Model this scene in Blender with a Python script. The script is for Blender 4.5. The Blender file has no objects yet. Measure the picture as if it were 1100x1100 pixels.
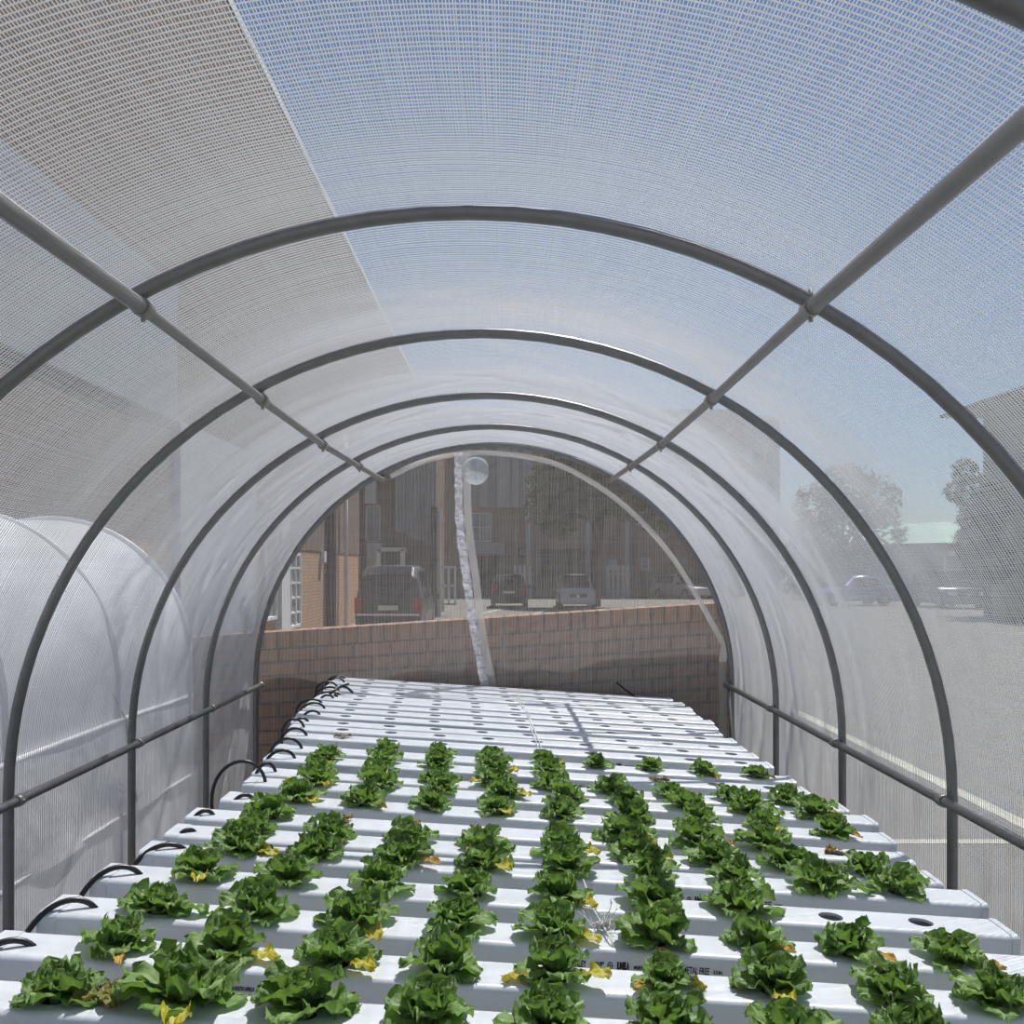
import bpy, bmesh, math, random
import numpy as np
from mathutils import Vector, Matrix
random.seed(7); rng = np.random.default_rng(7)
PI = math.pi
S = bpy.context.scene
COL = S.collection
F = 1050.0; CX, CY = 545.0, 610.0; HC = 1.8      # focal length in pixels, vanishing point, eye height

def P(px, py, D): return Vector(((px-CX)*D/F, D, HC+(CY-py)*D/F))

# ------------------------------------------------------------------ materials
MATS = {}
def nodes_of(name):
    m = bpy.data.materials.new(name); m.use_nodes = True
    nt = m.node_tree
    return m, nt, nt.nodes.get('Principled BSDF')
def setp(b, **k):
    for n, v in k.items():
        n = n.replace('_', ' ')
        if n in b.inputs: b.inputs[n].default_value = v
def c4(c): return (c[0], c[1], c[2], 1)
def mat(name, col, rough=.6, metal=0, var=.0, scale=8, bump=0, bscale=40, spec=.5, trans=0, alpha=1, coat=0):
    if name in MATS: return MATS[name]
    m, nt, b = nodes_of(name)
    setp(b, Base_Color=c4(col), Roughness=rough, Metallic=metal, Specular_IOR_Level=spec,
         Transmission_Weight=trans, Alpha=alpha, Coat_Weight=coat)
    L = nt.links
    if var > 0:
        tc = nt.nodes.new('ShaderNodeTexCoord'); nz = nt.nodes.new('ShaderNodeTexNoise')
        nz.inputs['Scale'].default_value = scale; nz.inputs['Detail'].default_value = 6
        mx = nt.nodes.new('ShaderNodeMix'); mx.data_type = 'RGBA'
        mx.inputs['A'].default_value = c4([x*(1-var) for x in col]); mx.inputs['B'].default_value = c4([min(1, x*(1+var)) for x in col])
        L.new(tc.outputs['Object'], nz.inputs['Vector']); L.new(nz.outputs['Fac'], mx.inputs['Factor'])
        L.new(mx.outputs['Result'], b.inputs['Base Color'])
    if bump > 0:
        tc = nt.nodes.new('ShaderNodeTexCoord'); nz = nt.nodes.new('ShaderNodeTexNoise')
        nz.inputs['Scale'].default_value = bscale; nz.inputs['Detail'].default_value = 4
        bp = nt.nodes.new('ShaderNodeBump'); bp.inputs['Strength'].default_value = bump; bp.inputs['Distance'].default_value = .02
        L.new(tc.outputs['Object'], nz.inputs['Vector']); L.new(nz.outputs['Fac'], bp.inputs['Height']); L.new(bp.outputs['Normal'], b.inputs['Normal'])
    MATS[name] = m; return m
def brick(name, c1, c2, mortar, bw=.232, rh=.085, ms=.01, off=.5, rough=.9):
    if name in MATS: return MATS[name]
    m, nt, b = nodes_of(name); L = nt.links
    uv = nt.nodes.new('ShaderNodeTexCoord'); t = nt.nodes.new('ShaderNodeTexBrick')
    t.offset = off; t.inputs['Scale'].default_value = 1
    t.inputs['Color1'].default_value = c4(c1); t.inputs['Color2'].default_value = c4(c2); t.inputs['Mortar'].default_value = c4(mortar)
    t.inputs['Mortar Size'].default_value = ms; t.inputs['Brick Width'].default_value = bw; t.inputs['Row Height'].default_value = rh
    t.inputs['Bias'].default_value = 0; t.inputs['Mortar Smooth'].default_value = .2
    L.new(uv.outputs['UV'], t.inputs['Vector'])
    nz = nt.nodes.new('ShaderNodeTexNoise'); nz.inputs['Scale'].default_value = 30; nz.inputs['Detail'].default_value = 5
    L.new(uv.outputs['UV'], nz.inputs['Vector'])
    hs = nt.nodes.new('ShaderNodeHueSaturation'); mr = nt.nodes.new('ShaderNodeMapRange')
    mr.inputs['To Min'].default_value = .75; mr.inputs['To Max'].default_value = 1.25
    L.new(nz.outputs['Fac'], mr.inputs['Value']); L.new(mr.outputs['Result'], hs.inputs['Value']); L.new(t.outputs['Color'], hs.inputs['Color'])
    L.new(hs.outputs['Color'], b.inputs['Base Color'])
    bp = nt.nodes.new('ShaderNodeBump'); bp.inputs['Strength'].default_value = .4; bp.inputs['Distance'].default_value = .005; bp.invert = True
    L.new(t.outputs['Fac'], bp.inputs['Height']); L.new(bp.outputs['Normal'], b.inputs['Normal'])
    setp(b, Roughness=rough, Specular_IOR_Level=.2)
    MATS[name] = m; return m
def thin(name, col, tcol, mix=.5, gloss=0, rough=.4, bump=0, bscale=6, clear=0):
    """thin sheet: diffuse + translucent (+ gloss, + see-through)"""
    m = bpy.data.materials.new(name); m.use_nodes = True; nt = m.node_tree; nt.nodes.clear(); L = nt.links
    o = nt.nodes.new('ShaderNodeOutputMaterial'); d = nt.nodes.new('ShaderNodeBsdfDiffuse'); t = nt.nodes.new('ShaderNodeBsdfTranslucent')
    d.inputs['Color'].default_value = c4(col); t.inputs['Color'].default_value = c4(tcol)
    mx = nt.nodes.new('ShaderNodeMixShader'); mx.inputs[0].default_value = mix
    L.new(d.outputs[0], mx.inputs[1]); L.new(t.outputs[0], mx.inputs[2]); out = mx
    bp = None
    if bump:
        tc = nt.nodes.new('ShaderNodeTexCoord'); nz = nt.nodes.new('ShaderNodeTexNoise'); nz.inputs['Scale'].default_value = bscale
        nz.inputs['Detail'].default_value = 5
        bp = nt.nodes.new('ShaderNodeBump'); bp.inputs['Strength'].default_value = bump; bp.inputs['Distance'].default_value = .05
        L.new(tc.outputs['Object'], nz.inputs['Vector']); L.new(nz.outputs['Fac'], bp.inputs['Height'])
        L.new(bp.outputs['Normal'], d.inputs['Normal']); L.new(bp.outputs['Normal'], t.inputs['Normal'])
    if gloss:
        g = nt.nodes.new('ShaderNodeBsdfGlossy'); g.inputs['Roughness'].default_value = rough
        if bp: L.new(bp.outputs['Normal'], g.inputs['Normal'])
        m2 = nt.nodes.new('ShaderNodeMixShader'); m2.inputs[0].default_value = gloss
        L.new(out.outputs[0], m2.inputs[1]); L.new(g.outputs[0], m2.inputs[2]); out = m2
    if clear:
        tr = nt.nodes.new('ShaderNodeBsdfTransparent'); m3 = nt.nodes.new('ShaderNodeMixShader'); m3.inputs[0].default_value = clear
        L.new(out.outputs[0], m3.inputs[1]); L.new(tr.outputs[0], m3.inputs[2]); out = m3
    L.new(out.outputs[0], o.inputs['Surface'])
    MATS[name] = m; return m

def leaf_mat(name, cdark, clight, crib, tl):
    m = bpy.data.materials.new(name); m.use_nodes = True; nt = m.node_tree; nt.nodes.clear(); L = nt.links
    N = nt.nodes.new
    o = N('ShaderNodeOutputMaterial'); tc = N('ShaderNodeTexCoord'); sep = N('ShaderNodeSeparateXYZ')
    L.new(tc.outputs['UV'], sep.inputs[0])
    nz = N('ShaderNodeTexNoise'); nz.inputs['Scale'].default_value = 22; nz.inputs['Detail'].default_value = 4
    L.new(tc.outputs['Object'], nz.inputs['Vector'])
    att = N('ShaderNodeAttribute'); att.attribute_name = 'tint'
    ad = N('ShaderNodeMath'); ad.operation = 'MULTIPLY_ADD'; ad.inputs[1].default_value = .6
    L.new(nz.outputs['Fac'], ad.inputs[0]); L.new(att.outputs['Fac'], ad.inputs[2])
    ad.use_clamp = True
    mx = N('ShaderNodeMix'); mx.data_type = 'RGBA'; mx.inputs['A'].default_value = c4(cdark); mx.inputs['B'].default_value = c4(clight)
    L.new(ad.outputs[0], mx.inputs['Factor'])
    # pale midrib and side veins along the leaf's own uv
    sb = N('ShaderNodeMath'); sb.operation = 'SUBTRACT'; sb.inputs[1].default_value = .5; L.new(sep.outputs['X'], sb.inputs[0])
    ab = N('ShaderNodeMath'); ab.operation = 'ABSOLUTE'; L.new(sb.outputs[0], ab.inputs[0])
    r = N('ShaderNodeMapRange'); r.inputs['From Min'].default_value = .02; r.inputs['From Max'].default_value = .08
    r.inputs['To Min'].default_value = .8; r.inputs['To Max'].default_value = 0
    L.new(ab.outputs[0], r.inputs['Value'])
    w = N('ShaderNodeMath'); w.operation = 'MULTIPLY_ADD'; w.inputs[1].default_value = -.55; L.new(ab.outputs[0], w.inputs[0]); L.new(sep.outputs['Y'], w.inputs[2])
    sn = N('ShaderNodeMath'); sn.operation = 'SINE'; ml = N('ShaderNodeMath'); ml.operation = 'MULTIPLY'; ml.inputs[1].default_value = 48
    L.new(w.outputs[0], ml.inputs[0]); L.new(ml.outputs[0], sn.inputs[0])
    r2 = N('ShaderNodeMapRange'); r2.inputs['From Min'].default_value = .88; r2.inputs['From Max'].default_value = 1; r2.inputs['To Max'].default_value = .35
    L.new(sn.outputs[0], r2.inputs['Value'])
    mxm = N('ShaderNodeMath'); mxm.operation = 'MAXIMUM'; L.new(r.outputs[0], mxm.inputs[0]); L.new(r2.outputs[0], mxm.inputs[1])
    mx2 = N('ShaderNodeMix'); mx2.data_type = 'RGBA'; mx2.inputs['B'].default_value = c4(crib)
    L.new(mxm.outputs[0], mx2.inputs['Factor']); L.new(mx.outputs['Result'], mx2.inputs['A'])
    pb = N('ShaderNodeBsdfPrincipled'); setp(pb, Roughness=.52, Specular_IOR_Level=.3)
    L.new(mx2.outputs['Result'], pb.inputs['Base Color'])
    nb = N('ShaderNodeTexNoise'); nb.inputs['Scale'].default_value = 90; nb.inputs['Detail'].default_value = 3; L.new(tc.outputs['Object'], nb.inputs['Vector'])
    bp = N('ShaderNodeBump'); bp.inputs['Strength'].default_value = .6; bp.inputs['Distance'].default_value = .004
    L.new(nb.outputs['Fac'], bp.inputs['Height']); L.new(bp.outputs['Normal'], pb.inputs['Normal'])
    tr = N('ShaderNodeBsdfTranslucent'); tr.inputs['Color'].default_value = c4(tl)
    ms = N('ShaderNodeMixShader'); ms.inputs[0].default_value = .28
    L.new(pb.outputs[0], ms.inputs[1]); L.new(tr.outputs[0], ms.inputs[2]); L.new(ms.outputs[0], o.inputs['Surface'])
    MATS[name] = m; return m

STEEL = mat('galvanised_steel', (.22,.225,.23), .42, .6, .18, 30)
STEELD = mat('weathered_steel', (.30,.30,.30), .5, .7, .15, 20)
CLAMP = mat('clamp_steel', (.32,.32,.30), .45, .8)
UPVC = mat('white_upvc', (.66,.695,.74), .36, 0, .02, 3, spec=.5)
UPVC2 = mat('white_upvc_cap', (.65,.68,.725), .38)
INK = mat('printing_ink', (.015,.015,.02), .6)
RUB = mat('black_hose', (.012,.014,.016), .35)
STRING = thin('white_string', (.85,.85,.85), (.8,.8,.8), .3)
NET = thin('white_net_thread', (.80,.81,.83), (.80,.81,.83), .55)
ENDNET = thin('end_net_thread', (.68,.65,.625), (.54,.51,.49), .42)
SEAM = thin('net_seam_tape', (.72,.70,.68), (.7,.69,.68), .45, clear=.35)
ZIP = thin('clear_plastic_strip', (.82,.83,.90), (.82,.83,.9), .5, gloss=.15, rough=.2, bump=.8, bscale=25, clear=.12)
DUCT = thin('clear_plastic_sleeve', (.72,.78,.82), (.72,.78,.82), .5, gloss=.2, rough=.15, bump=.4, bscale=20, clear=.35)
POLY = thin('white_plastic_sheet', (.82,.84,.88), (.82,.84,.88), .5, gloss=.12, rough=.28, bump=.55, bscale=2.2)
POLYS = thin('white_plastic_skirt', (.88,.89,.9), (.86,.87,.9), .45, gloss=.06, rough=.35, bump=.6, bscale=3)
LEAF = leaf_mat('lettuce_leaf', (.05,.11,.026), (.27,.42,.125), (.38,.50,.22), (.28,.48,.07))
YLEAF = leaf_mat('yellow_leaf', (.38,.36,.03), (.72,.62,.05), (.75,.72,.3), (.7,.6,.1))
OLEAF = leaf_mat('ochre_leaf', (.50,.26,.05), (.80,.52,.12), (.7,.5,.2), (.6,.4,.1))
DEAD = leaf_mat('withered_leaf', (.16,.07,.025), (.50,.36,.10), (.45,.35,.15), (.3,.2,.05))
WILT = leaf_mat('wilted_leaf', (.11,.11,.02), (.42,.40,.10), (.5,.45,.2), (.3,.3,.08))
STEM = mat('lettuce_stem', (.30,.40,.14), .5)
CUP = thin('clear_growing_cup', (.75,.76,.76), (.7,.7,.7), .5, gloss=.15, rough=.2, clear=.35)
BR_WALL = brick('garden_brick', (.27,.165,.115), (.36,.225,.16), (.12,.09,.075))
BR_COP = brick('coping_brick', (.30,.18,.12), (.40,.25,.175), (.12,.09,.075), .083, .2, .009, 0)
BR_FAC = brick('ochre_facade_brick', (.48,.28,.16), (.58,.36,.22), (.26,.20,.16))
BR_DARK = brick('brown_facade_brick', (.17,.125,.095), (.20,.145,.11), (.15,.125,.11))
BR_FAR = brick('far_brown_brick', (.30,.205,.15), (.35,.25,.19), (.26,.21,.18))

# ------------------------------------------------------------------ object helpers
def link(name, me, m=None, parent=None):
    if m: me.materials.append(m)
    o = bpy.data.objects.new(name, me); COL.objects.link(o)
    if parent: o.parent = parent
    return o
def tag(o, label=None, cat=None, group=None, kind=None):
    if label: o['label'] = label
    if cat: o['category'] = cat
    if group: o['group'] = group
    if kind: o['kind'] = kind
    return o
def empty(name, loc, label=None, cat=None, group=None):
    o = bpy.data.objects.new(name, None); COL.objects.link(o); o.location = loc; o.empty_display_size = .05
    return tag(o, label, cat, group)
class MB:
    """collects faces; builds one mesh with box-projected uvs in metres"""
    def __init__(s): s.v = []; s.f = []; s.sm = []
    def box(s, a, b, sl=0):
        x0,y0,z0 = a; x1,y1,z1 = b; n = len(s.v)
        s.v += [(x0,y0,z0),(x1,y0,z0),(x1,y1,z0),(x0,y1,z0),(x0,y0,z1),(x1,y0,z1),(x1,y1,z1),(x0,y1,z1)]
        s.f += [tuple(n+i for i in q) for q in ((3,2,1,0),(4,5,6,7),(0,1,5,4),(1,2,6,5),(2,3,7,6),(3,0,4,7))]; s.sm += [0]*6
        return s
    def obox(s, c, sz, M=None):
        x,y,z = sz[0]/2, sz[1]/2, sz[2]/2; n = len(s.v)
        for q in ((-x,-y,-z),(x,-y,-z),(x,y,-z),(-x,y,-z),(-x,-y,z),(x,-y,z),(x,y,z),(-x,y,z)):
            p = Vector(q);  p = (M @ p) if M else p
            s.v.append(tuple(p+Vector(c)))
        s.f += [tuple(n+i for i in q) for q in ((3,2,1,0),(4,5,6,7),(0,1,5,4),(1,2,6,5),(2,3,7,6),(3,0,4,7))]; s.sm += [0]*6
        return s
    def tube(s, pts, r, n=8, cap=True, taper=None):
        pts = [Vector(p) for p in pts]; k = len(pts); base = len(s.v)
        up = None
        for i, p in enumerate(pts):
            t = (pts[min(i+1,k-1)]-pts[max(i-1,0)]).normalized()
            if up is None:
                up = Vector((0,0,1)) if abs(t.z) < .9 else Vector((1,0,0))
            a = (up - t*up.dot(t)).normalized(); b = t.cross(a); up = a
            rr = r if taper is None else taper[i]
            for j in range(n):
                th = 2*PI*j/n; s.v.append(tuple(p + a*rr*math.cos(th) + b*rr*math.sin(th)))
        for i in range(k-1):
            for j in range(n):
                j2 = (j+1) % n
                s.f.append((base+i*n+j, base+i*n+j2, base+(i+1)*n+j2, base+(i+1)*n+j)); s.sm.append(1)
        if cap:
            s.f.append(tuple(base+j for j in reversed(range(n)))); s.f.append(tuple(base+(k-1)*n+j for j in range(n))); s.sm += [0,0]
        return s
    def poly(s, vs, fs, smooth=0):
        n = len(s.v); s.v += [tuple(v) for v in vs]; s.f += [tuple(n+i for i in q) for q in fs]; s.sm += [smooth]*len(fs); return s
    def prism(s, outline, y0, y1):
        """outline in (x,z), extruded along y"""
        k = len(outline); vs = [(x,y0,z) for x,z in outline]+[(x,y1,z) for x,z in outline]
        fs = [tuple(range(k)), tuple(range(2*k-1, k-1, -1))] + [((i+1)%k, i, k+i, k+(i+1)%k) for i in range(k)]
        return s.poly(vs, fs)
    def build(s, name, m, parent=None, uvoff=(0,0), shear=0):
        me = bpy.data.meshes.new(name); me.from_pydata(s.v, [], s.f)
        me.polygons.foreach_set('use_smooth', [bool(x) for x in s.sm])
        uv = me.uv_layers.new(name='UVMap')
        co = s.v
        for p in me.polygons:
            n = p.normal; ax = max(range(3), key=lambda i: abs(n[i]))
            for li in p.loop_indices:
                c = co[me.loops[li].vertex_index]
                u, v = ((c[1], c[2]) if ax == 0 else (c[0], c[2]-shear*c[0]) if ax == 1 else (c[0], c[1]))
                uv.data[li].uv = (u+uvoff[0], v+uvoff[1])
        me.update()
        return link(name, me, m, parent)
def raw(name, V, Q, m, parent=None, smooth=False):
    V = np.asarray(V, dtype=np.float32); Q = np.asarray(Q, dtype=np.int32); k = Q.shape[1]
    me = bpy.data.meshes.new(name); me.vertices.add(len(V)); me.vertices.foreach_set('co', V.ravel())
    me.loops.add(Q.size); me.loops.foreach_set('vertex_index', Q.ravel())
    me.polygons.add(len(Q)); me.polygons.foreach_set('loop_start', np.arange(0, Q.size, k, dtype=np.int32))
    try: me.polygons.foreach_set('loop_total', np.full(len(Q), k, dtype=np.int32))
    except Exception: pass
    me.polygons.foreach_set('use_smooth', np.full(len(Q), smooth))
    me.update(calc_edges=True); me.validate()
    return link(name, me, m, parent)
def bez(p0, p1, p2, p3, n=14):
    p0,p1,p2,p3 = map(Vector, (p0,p1,p2,p3)); out = []
    for i in range(n+1):
        t = i/n; out.append(p0*(1-t)**3+p1*3*t*(1-t)**2+p2*3*t*t*(1-t)+p3*t**3)
    return out
ORD = ['first','second','third','fourth','fifth','sixth','seventh','eighth','ninth','tenth','eleventh','twelfth','thirteenth','fourteenth',
       'fifteenth','sixteenth','seventeenth','eighteenth','nineteenth','twentieth','twenty-first','twenty-second','twenty-third','twenty-fourth']

# ------------------------------------------------------------------ ground and painted lines
GROUND = mat('asphalt', (.165,.157,.14), .95, 0, .22, 3, .25, 120, spec=.2)
m, nt, b = nodes_of('x'); bpy.data.materials.remove(m)
g = MB().box((-60,-20,-.2), (90,140,0)).build('parking_ground', GROUND); tag(g, 'pale grey asphalt parking ground', 'ground', kind='structure')
LINE = mat('road_paint', (.44,.42,.35), .8, 0, .12, 10)
def line(p, q, w):
    p = Vector(p); q = Vector(q); d = (q-p).normalized(); n = Vector((-d.y, d.x, 0))*w/2
    o = MB().poly([tuple(v+Vector((0,0,.004))) for v in (p-n, q-n, q+n, p+n)], [(0,1,2,3)]).build('line_marking', LINE, g); tag(o, kind='structure')
line((3.62,6.2,0), (3.62,12.3,0), .13); line((2.2,6.42,0), (9,6.42,0), .10)
line((3.62,3.0,0), (3.62,6.2,0), .13)
for x0 in (13.5,): line((x0,27,0), (24,24.5,0), .16)
line((7.5,36,0), (13,38,0), .2); line((6,33,0),(9,32,0),.18)
for x0 in (-2.6,-.2,1.9,6.4): line((x0-.8,38.5,0), (x0,43,0), .14)

# ------------------------------------------------------------------ brick boundary wall behind the tunnel
WY = 6.08; SL = .065
def wz(x): return HC - .403 + SL*(x+1.51)
def wall_piece(name, x0, x1, zlo, zhi, y0, y1, mt, parent=None, uvo=(0,0)):
    mb = MB(); lo = (lambda x: zlo) if not callable(zlo) else zlo; hi = (lambda x: zhi) if not callable(zhi) else zhi
    vs = [(x0,y0,lo(x0)),(x1,y0,lo(x1)),(x1,y1,lo(x1)),(x0,y1,lo(x0)),(x0,y0,hi(x0)),(x1,y0,hi(x1)),(x1,y1,hi(x1)),(x0,y1,hi(x0))]
    mb.poly(vs, [(3,2,1,0),(4,5,6,7),(0,1,5,4),(1,2,6,5),(2,3,7,6),(3,0,4,7)])
    return mb.build(name, mt, parent, uvo, SL)
zt0 = HC - .403 + SL*1.51
w = wall_piece('wall_back', -6.0, 1.42, 0, lambda x: wz(x)-.104, WY, WY+.22, BR_WALL, None, (.03, -(zt0-.104)+.085*30)); tag(w, 'low brown brick boundary wall behind the end net', 'wall', kind='structure')
wc = wall_piece('coping', -6.0, 1.43, lambda x: wz(x)-.104, lambda x: wz(x), WY-.004, WY+.225, BR_COP, w, (.02, -(zt0-.104)+.204)); tag(wc, kind='structure')

# ------------------------------------------------------------------ tunnel frame
XC = -.082; R = 1.43; ZS = HC-.70
HY = [1.02+.971*i for i in range(-1, 6)]         # -1 .. 5  -> last at 5.87
HY = [round(y, 3) for y in HY]
TOPZ = [.722,.722,.724,.711,.694,.709,.736]
PURZ = [.535,.533,.529,.508,.494,.508,.5255]
def fac(y): return (np.interp(y, HY, TOPZ)+.70)/R
def arch(y, r=R, n=48, z0=0.0):
    pts = [(XC+r, y, z0), (XC+r, y, z0+(ZS-z0)*.5)]
    for i in range(n+1):
        a = PI*i/n; pts.append((XC+r*math.cos(a), y, ZS+r*math.sin(a)*float(fac(y))))
    pts += [(XC-r, y, z0+(ZS-z0)*.5), (XC-r, y, z0)]
    return pts
fr = empty('tunnel_frame', (XC, 0, 0), 'grey galvanised pipe frame of hoops and purlins holding up the white net tunnel', 'frame')
def fpart(mb, name, m): 
    o = mb.build(name, m); o.parent = fr; o.matrix_parent_inverse = Matrix.Translation((-XC,0,0)); return o
for y in HY: fpart(MB().tube(arch(y), .0155, 12), 'hoop', STEEL)
PURX = .68; PZ = HC + .525
for sx in (-1, 1):
    x = -.062 + sx*PURX
    def pz(y): return HC+float(np.interp(y, HY, PURZ))
    ys = HY[0]-.1
    for i in range(3):      # purlin in sleeved lengths
        y0 = [ys, HY[2]-.06, HY[4]-.02][i]; y1 = [HY[2]+.02, HY[4]+.03, HY[6]+.03][i]
        fpart(MB().tube([(x, y0, pz(y0))]+[(x, h, pz(h)) for h in HY if y0+.05 < h < y1-.05]+[(x, y1, pz(y1))], [.0165,.0135,.0135][i], 12), 'purlin', STEELD)
    xr = XC + sx*(R-.03)
    fpart(MB().tube([(xr, ys, ZS-.005), (xr, HY[6]+.03, ZS-.005)], .0145, 12), 'side_rail', STEEL)
    for y in HY:
        mb = MB().tube([(x, y-.02, pz(y)), (x, y+.02, pz(y))], .0195, 12)
        mb.tube([(x, y, pz(y)-.028), (x, y, pz(y)+.04)], .005, 6)
        fpart(mb, 'clamp', CLAMP)
        mb = MB().tube([(xr, y-.018, ZS-.005), (xr, y+.018, ZS-.005)], .0185, 12).tube([(xr-sx*.022,y,ZS-.005),(xr+sx*.03,y,ZS-.005)], .005, 6)
        fpart(mb, 'clamp', CLAMP)
    # corner brace by the end hoop
    if sx > 0: fpart(MB().tube([(XC+sx*(R-.03), HY[6]-.02, ZS+.02), (XC+sx*(R-.03), HY[6]-.55, .05)], .012, 10), 'brace', STEELD)

# ------------------------------------------------------------------ net cover woven from real threads
RN = R + .019
LEG = ZS; ARC = PI*RN; TOT = 2*LEG+ARC
SP = .971
def netsurf(s, y):
    """s along the arch (0 right ground .. TOT left ground), y along tunnel -> points and outward normals"""
    s = np.asarray(s, float); y = np.asarray(y, float)
    s, y = np.broadcast_arrays(s, y)
    th = np.clip((s-LEG)/RN, 0, PI)
    nx = np.cos(th); nz = np.sin(th)
    x = np.where(s < LEG, RN, np.where(s > LEG+ARC, -RN, RN*np.cos(th)))
    z = np.where(s < LEG, s, np.where(s > LEG+ARC, TOT-s, LEG+(RN*fac(y)+.002)*np.sin(th)))
    ph = (y-HY[0])/SP
    sag = np.sin(PI*ph)**2
    far = np.clip((y-1.5)/4.5, 0, 1)
    side = 1-nz
    wr = (np.sin(3.1*s+5.3*y+1.3*np.sin(2.1*y))*.45 + np.sin(7.3*s-4.1*y+2*np.sin(3*s))*.32 + np.sin(13*s+9*y+1.7*np.sin(5*y+s))*.22
          + np.sin(27*s-17*y+2*np.sin(6*s-2*y))*.16 + np.sin(5*s+31*y+2.2*np.sin(4*s))*.16)
    amp = (.0022+.0022*far)*(.6+.6*side)
    cre = np.abs(np.sin(4.2*s+6.5*y+1.5*np.sin(2.3*s)))**14 + np.abs(np.sin(-3.7*s+5.1*y+1.2*np.sin(3*y)))**18
    d = -(.022*sag*(1-.4*side) + np.minimum(sag*4, 1)*(amp*(wr+1) - .006*far*(cre) + .0))
    d = np.minimum(d, 0.002)
    x = x + nx*d + XC; z = z + nz*d
    return np.stack([x, y, z], -1), np.stack([nx, np.zeros_like(nx), nz], -1)
def ribbon_grid(Pts, Nrm, Tw, w, t):
    """Pts [a,b,3]: a threads of b points; diamond cross-section w wide (along Tw) and t thick (along Nrm)"""
    a, b_, _ = Pts.shape
    w = np.asarray(w); w = (w[..., None] if w.ndim == 2 else w.reshape(-1,1,1))/2; t = t/2
    V = np.stack([Pts-Tw*w, Pts+Nrm*t, Pts+Tw*w, Pts-Nrm*t], 2)     # a,b,4,3
    idx = np.arange(a*b_*4).reshape(a, b_, 4)
    q = []
    for j in range(4):
        j2 = (j+1) % 4
        q.append(np.stack([idx[:,:-1,j], idx[:,:-1,j2], idx[:,1:,j2], idx[:,1:,j]], -1).reshape(-1,4))
    return V.reshape(-1,3), np.concatenate(q)
Y0N, Y1N = -.15, HY[6]+.01
def weft(y0, y1, per, w, t, nseg=110):
    ys = np.arange(y0, y1, per); ys = ys + rng.normal(0, per*.05, len(ys))
    s = np.linspace(.02, TOT-.02, nseg)
    Y = ys[:,None] + .003*np.sin(s[None,:]*2.3+ys[:,None]*1.1)
    p, n = netsurf(s[None,:], Y)
    tw = np.zeros_like(p); tw[...,1] = 1
    return ribbon_grid(p, n, tw, w*rng.uniform(.8,1.2,len(ys)), t)
def warp(y0, y1, per, w, t, ny=72):
    ss = np.arange(.03, TOT-.03, per); ss = ss + rng.normal(0, per*.08, len(ss))
    y = np.linspace(y0, y1, ny)
    p, n = netsurf(ss[:,None], y[None,:])
    tg = np.stack([-n[...,2], np.zeros_like(n[...,0]), n[...,0]], -1)
    return ribbon_grid(p, n, tg, w*rng.uniform(.8,1.2,len(ss)), t)
v1, q1 = weft(Y0N, Y1N, .0118, .0035, .0024)
v2, q2 = warp(Y0N, Y1N, .0046, .0013, .0011)
net = raw('net_cover', np.concatenate([v1, v2]), np.concatenate([q1, q2+len(v1)]), NET)
tag(net, 'white woven shade net stretched over the curved pipe hoops of the tunnel', 'net')

# ------------------------------------------------------------------ end curtain
EY = HY[6]+.045
ec = empty('end_curtain', (XC, EY, 0), 'sheer netting curtain closing the far arched end with a clear vertical strip', 'curtain')
def epart(o): o.parent = ec; o.matrix_parent_inverse = Matrix.Translation((-XC,-EY,0)); return o
def ey(x, z):
    return EY + .012*np.sin(5.1*x+2.0*z+1.5*np.sin(2.2*z)) + .007*np.sin(13*x-7*z+2*np.sin(3*x)) + .004*np.sin(23*z+9*x)
def inside_top(x): 
    d = np.sqrt(np.maximum(RN**2-(x-XC)**2, 0)); return ZS+d*float(fac(EY))
def curtain():
    Vs, Qs, off = [], [], 0
    xs = np.arange(XC-RN+.01, XC+RN-.005, .0078)
    nz_ = 60
    f = np.linspace(0, 1, nz_)
    X = np.repeat(xs[:,None], nz_, 1); Z = .03 + (inside_top(xs)[:,None]-.03)*f[None,:]
    X = X + .004*np.sin(6*Z+3*X)
    p = np.stack([X, ey(X, Z), Z], -1); n = np.zeros_like(p); n[...,1] = 1; tw = np.zeros_like(p); tw[...,0] = 1
    lit_haze = 1+.75*np.clip((1.50-Z)/.12, 0, 1)*np.clip((X+1.2)/.8, .25, 1)  # lower threads widened to imitate the whiter, sunlit haze of the net
    v, q = ribbon_grid(p, n, tw, .0018*rng.uniform(.6,1.4,len(xs))[:,None]*lit_haze, .0014); Vs.append(v); Qs.append(q); off += len(v)
    zs = np.arange(.04, ZS+RN-.004, .0062); nx_ = 90
    half = np.where(zs < ZS, RN, np.sqrt(np.maximum(RN**2-((zs-ZS)/float(fac(EY)))**2, 0)))
    f = np.linspace(-1, 1, nx_)
    X = XC + half[:,None]*f[None,:]; Z = np.repeat(zs[:,None], nx_, 1) + .012*np.sin(2.5*X+1)+.006*np.sin(7*X+4*zs[:,None])
    p = np.stack([X, ey(X, Z), Z], -1); n = np.zeros_like(p); n[...,1] = 1; tw = np.zeros_like(p); tw[...,2] = 1
    v, q = ribbon_grid(p, n, tw, .0010*rng.uniform(.7,1.3,len(zs)), .0012); Vs.append(v); Qs.append(q+off)
    return np.concatenate(Vs), np.concatenate(Qs)
cv, cq = curtain(); epart(raw('netting', cv, cq, ENDNET))
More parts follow.
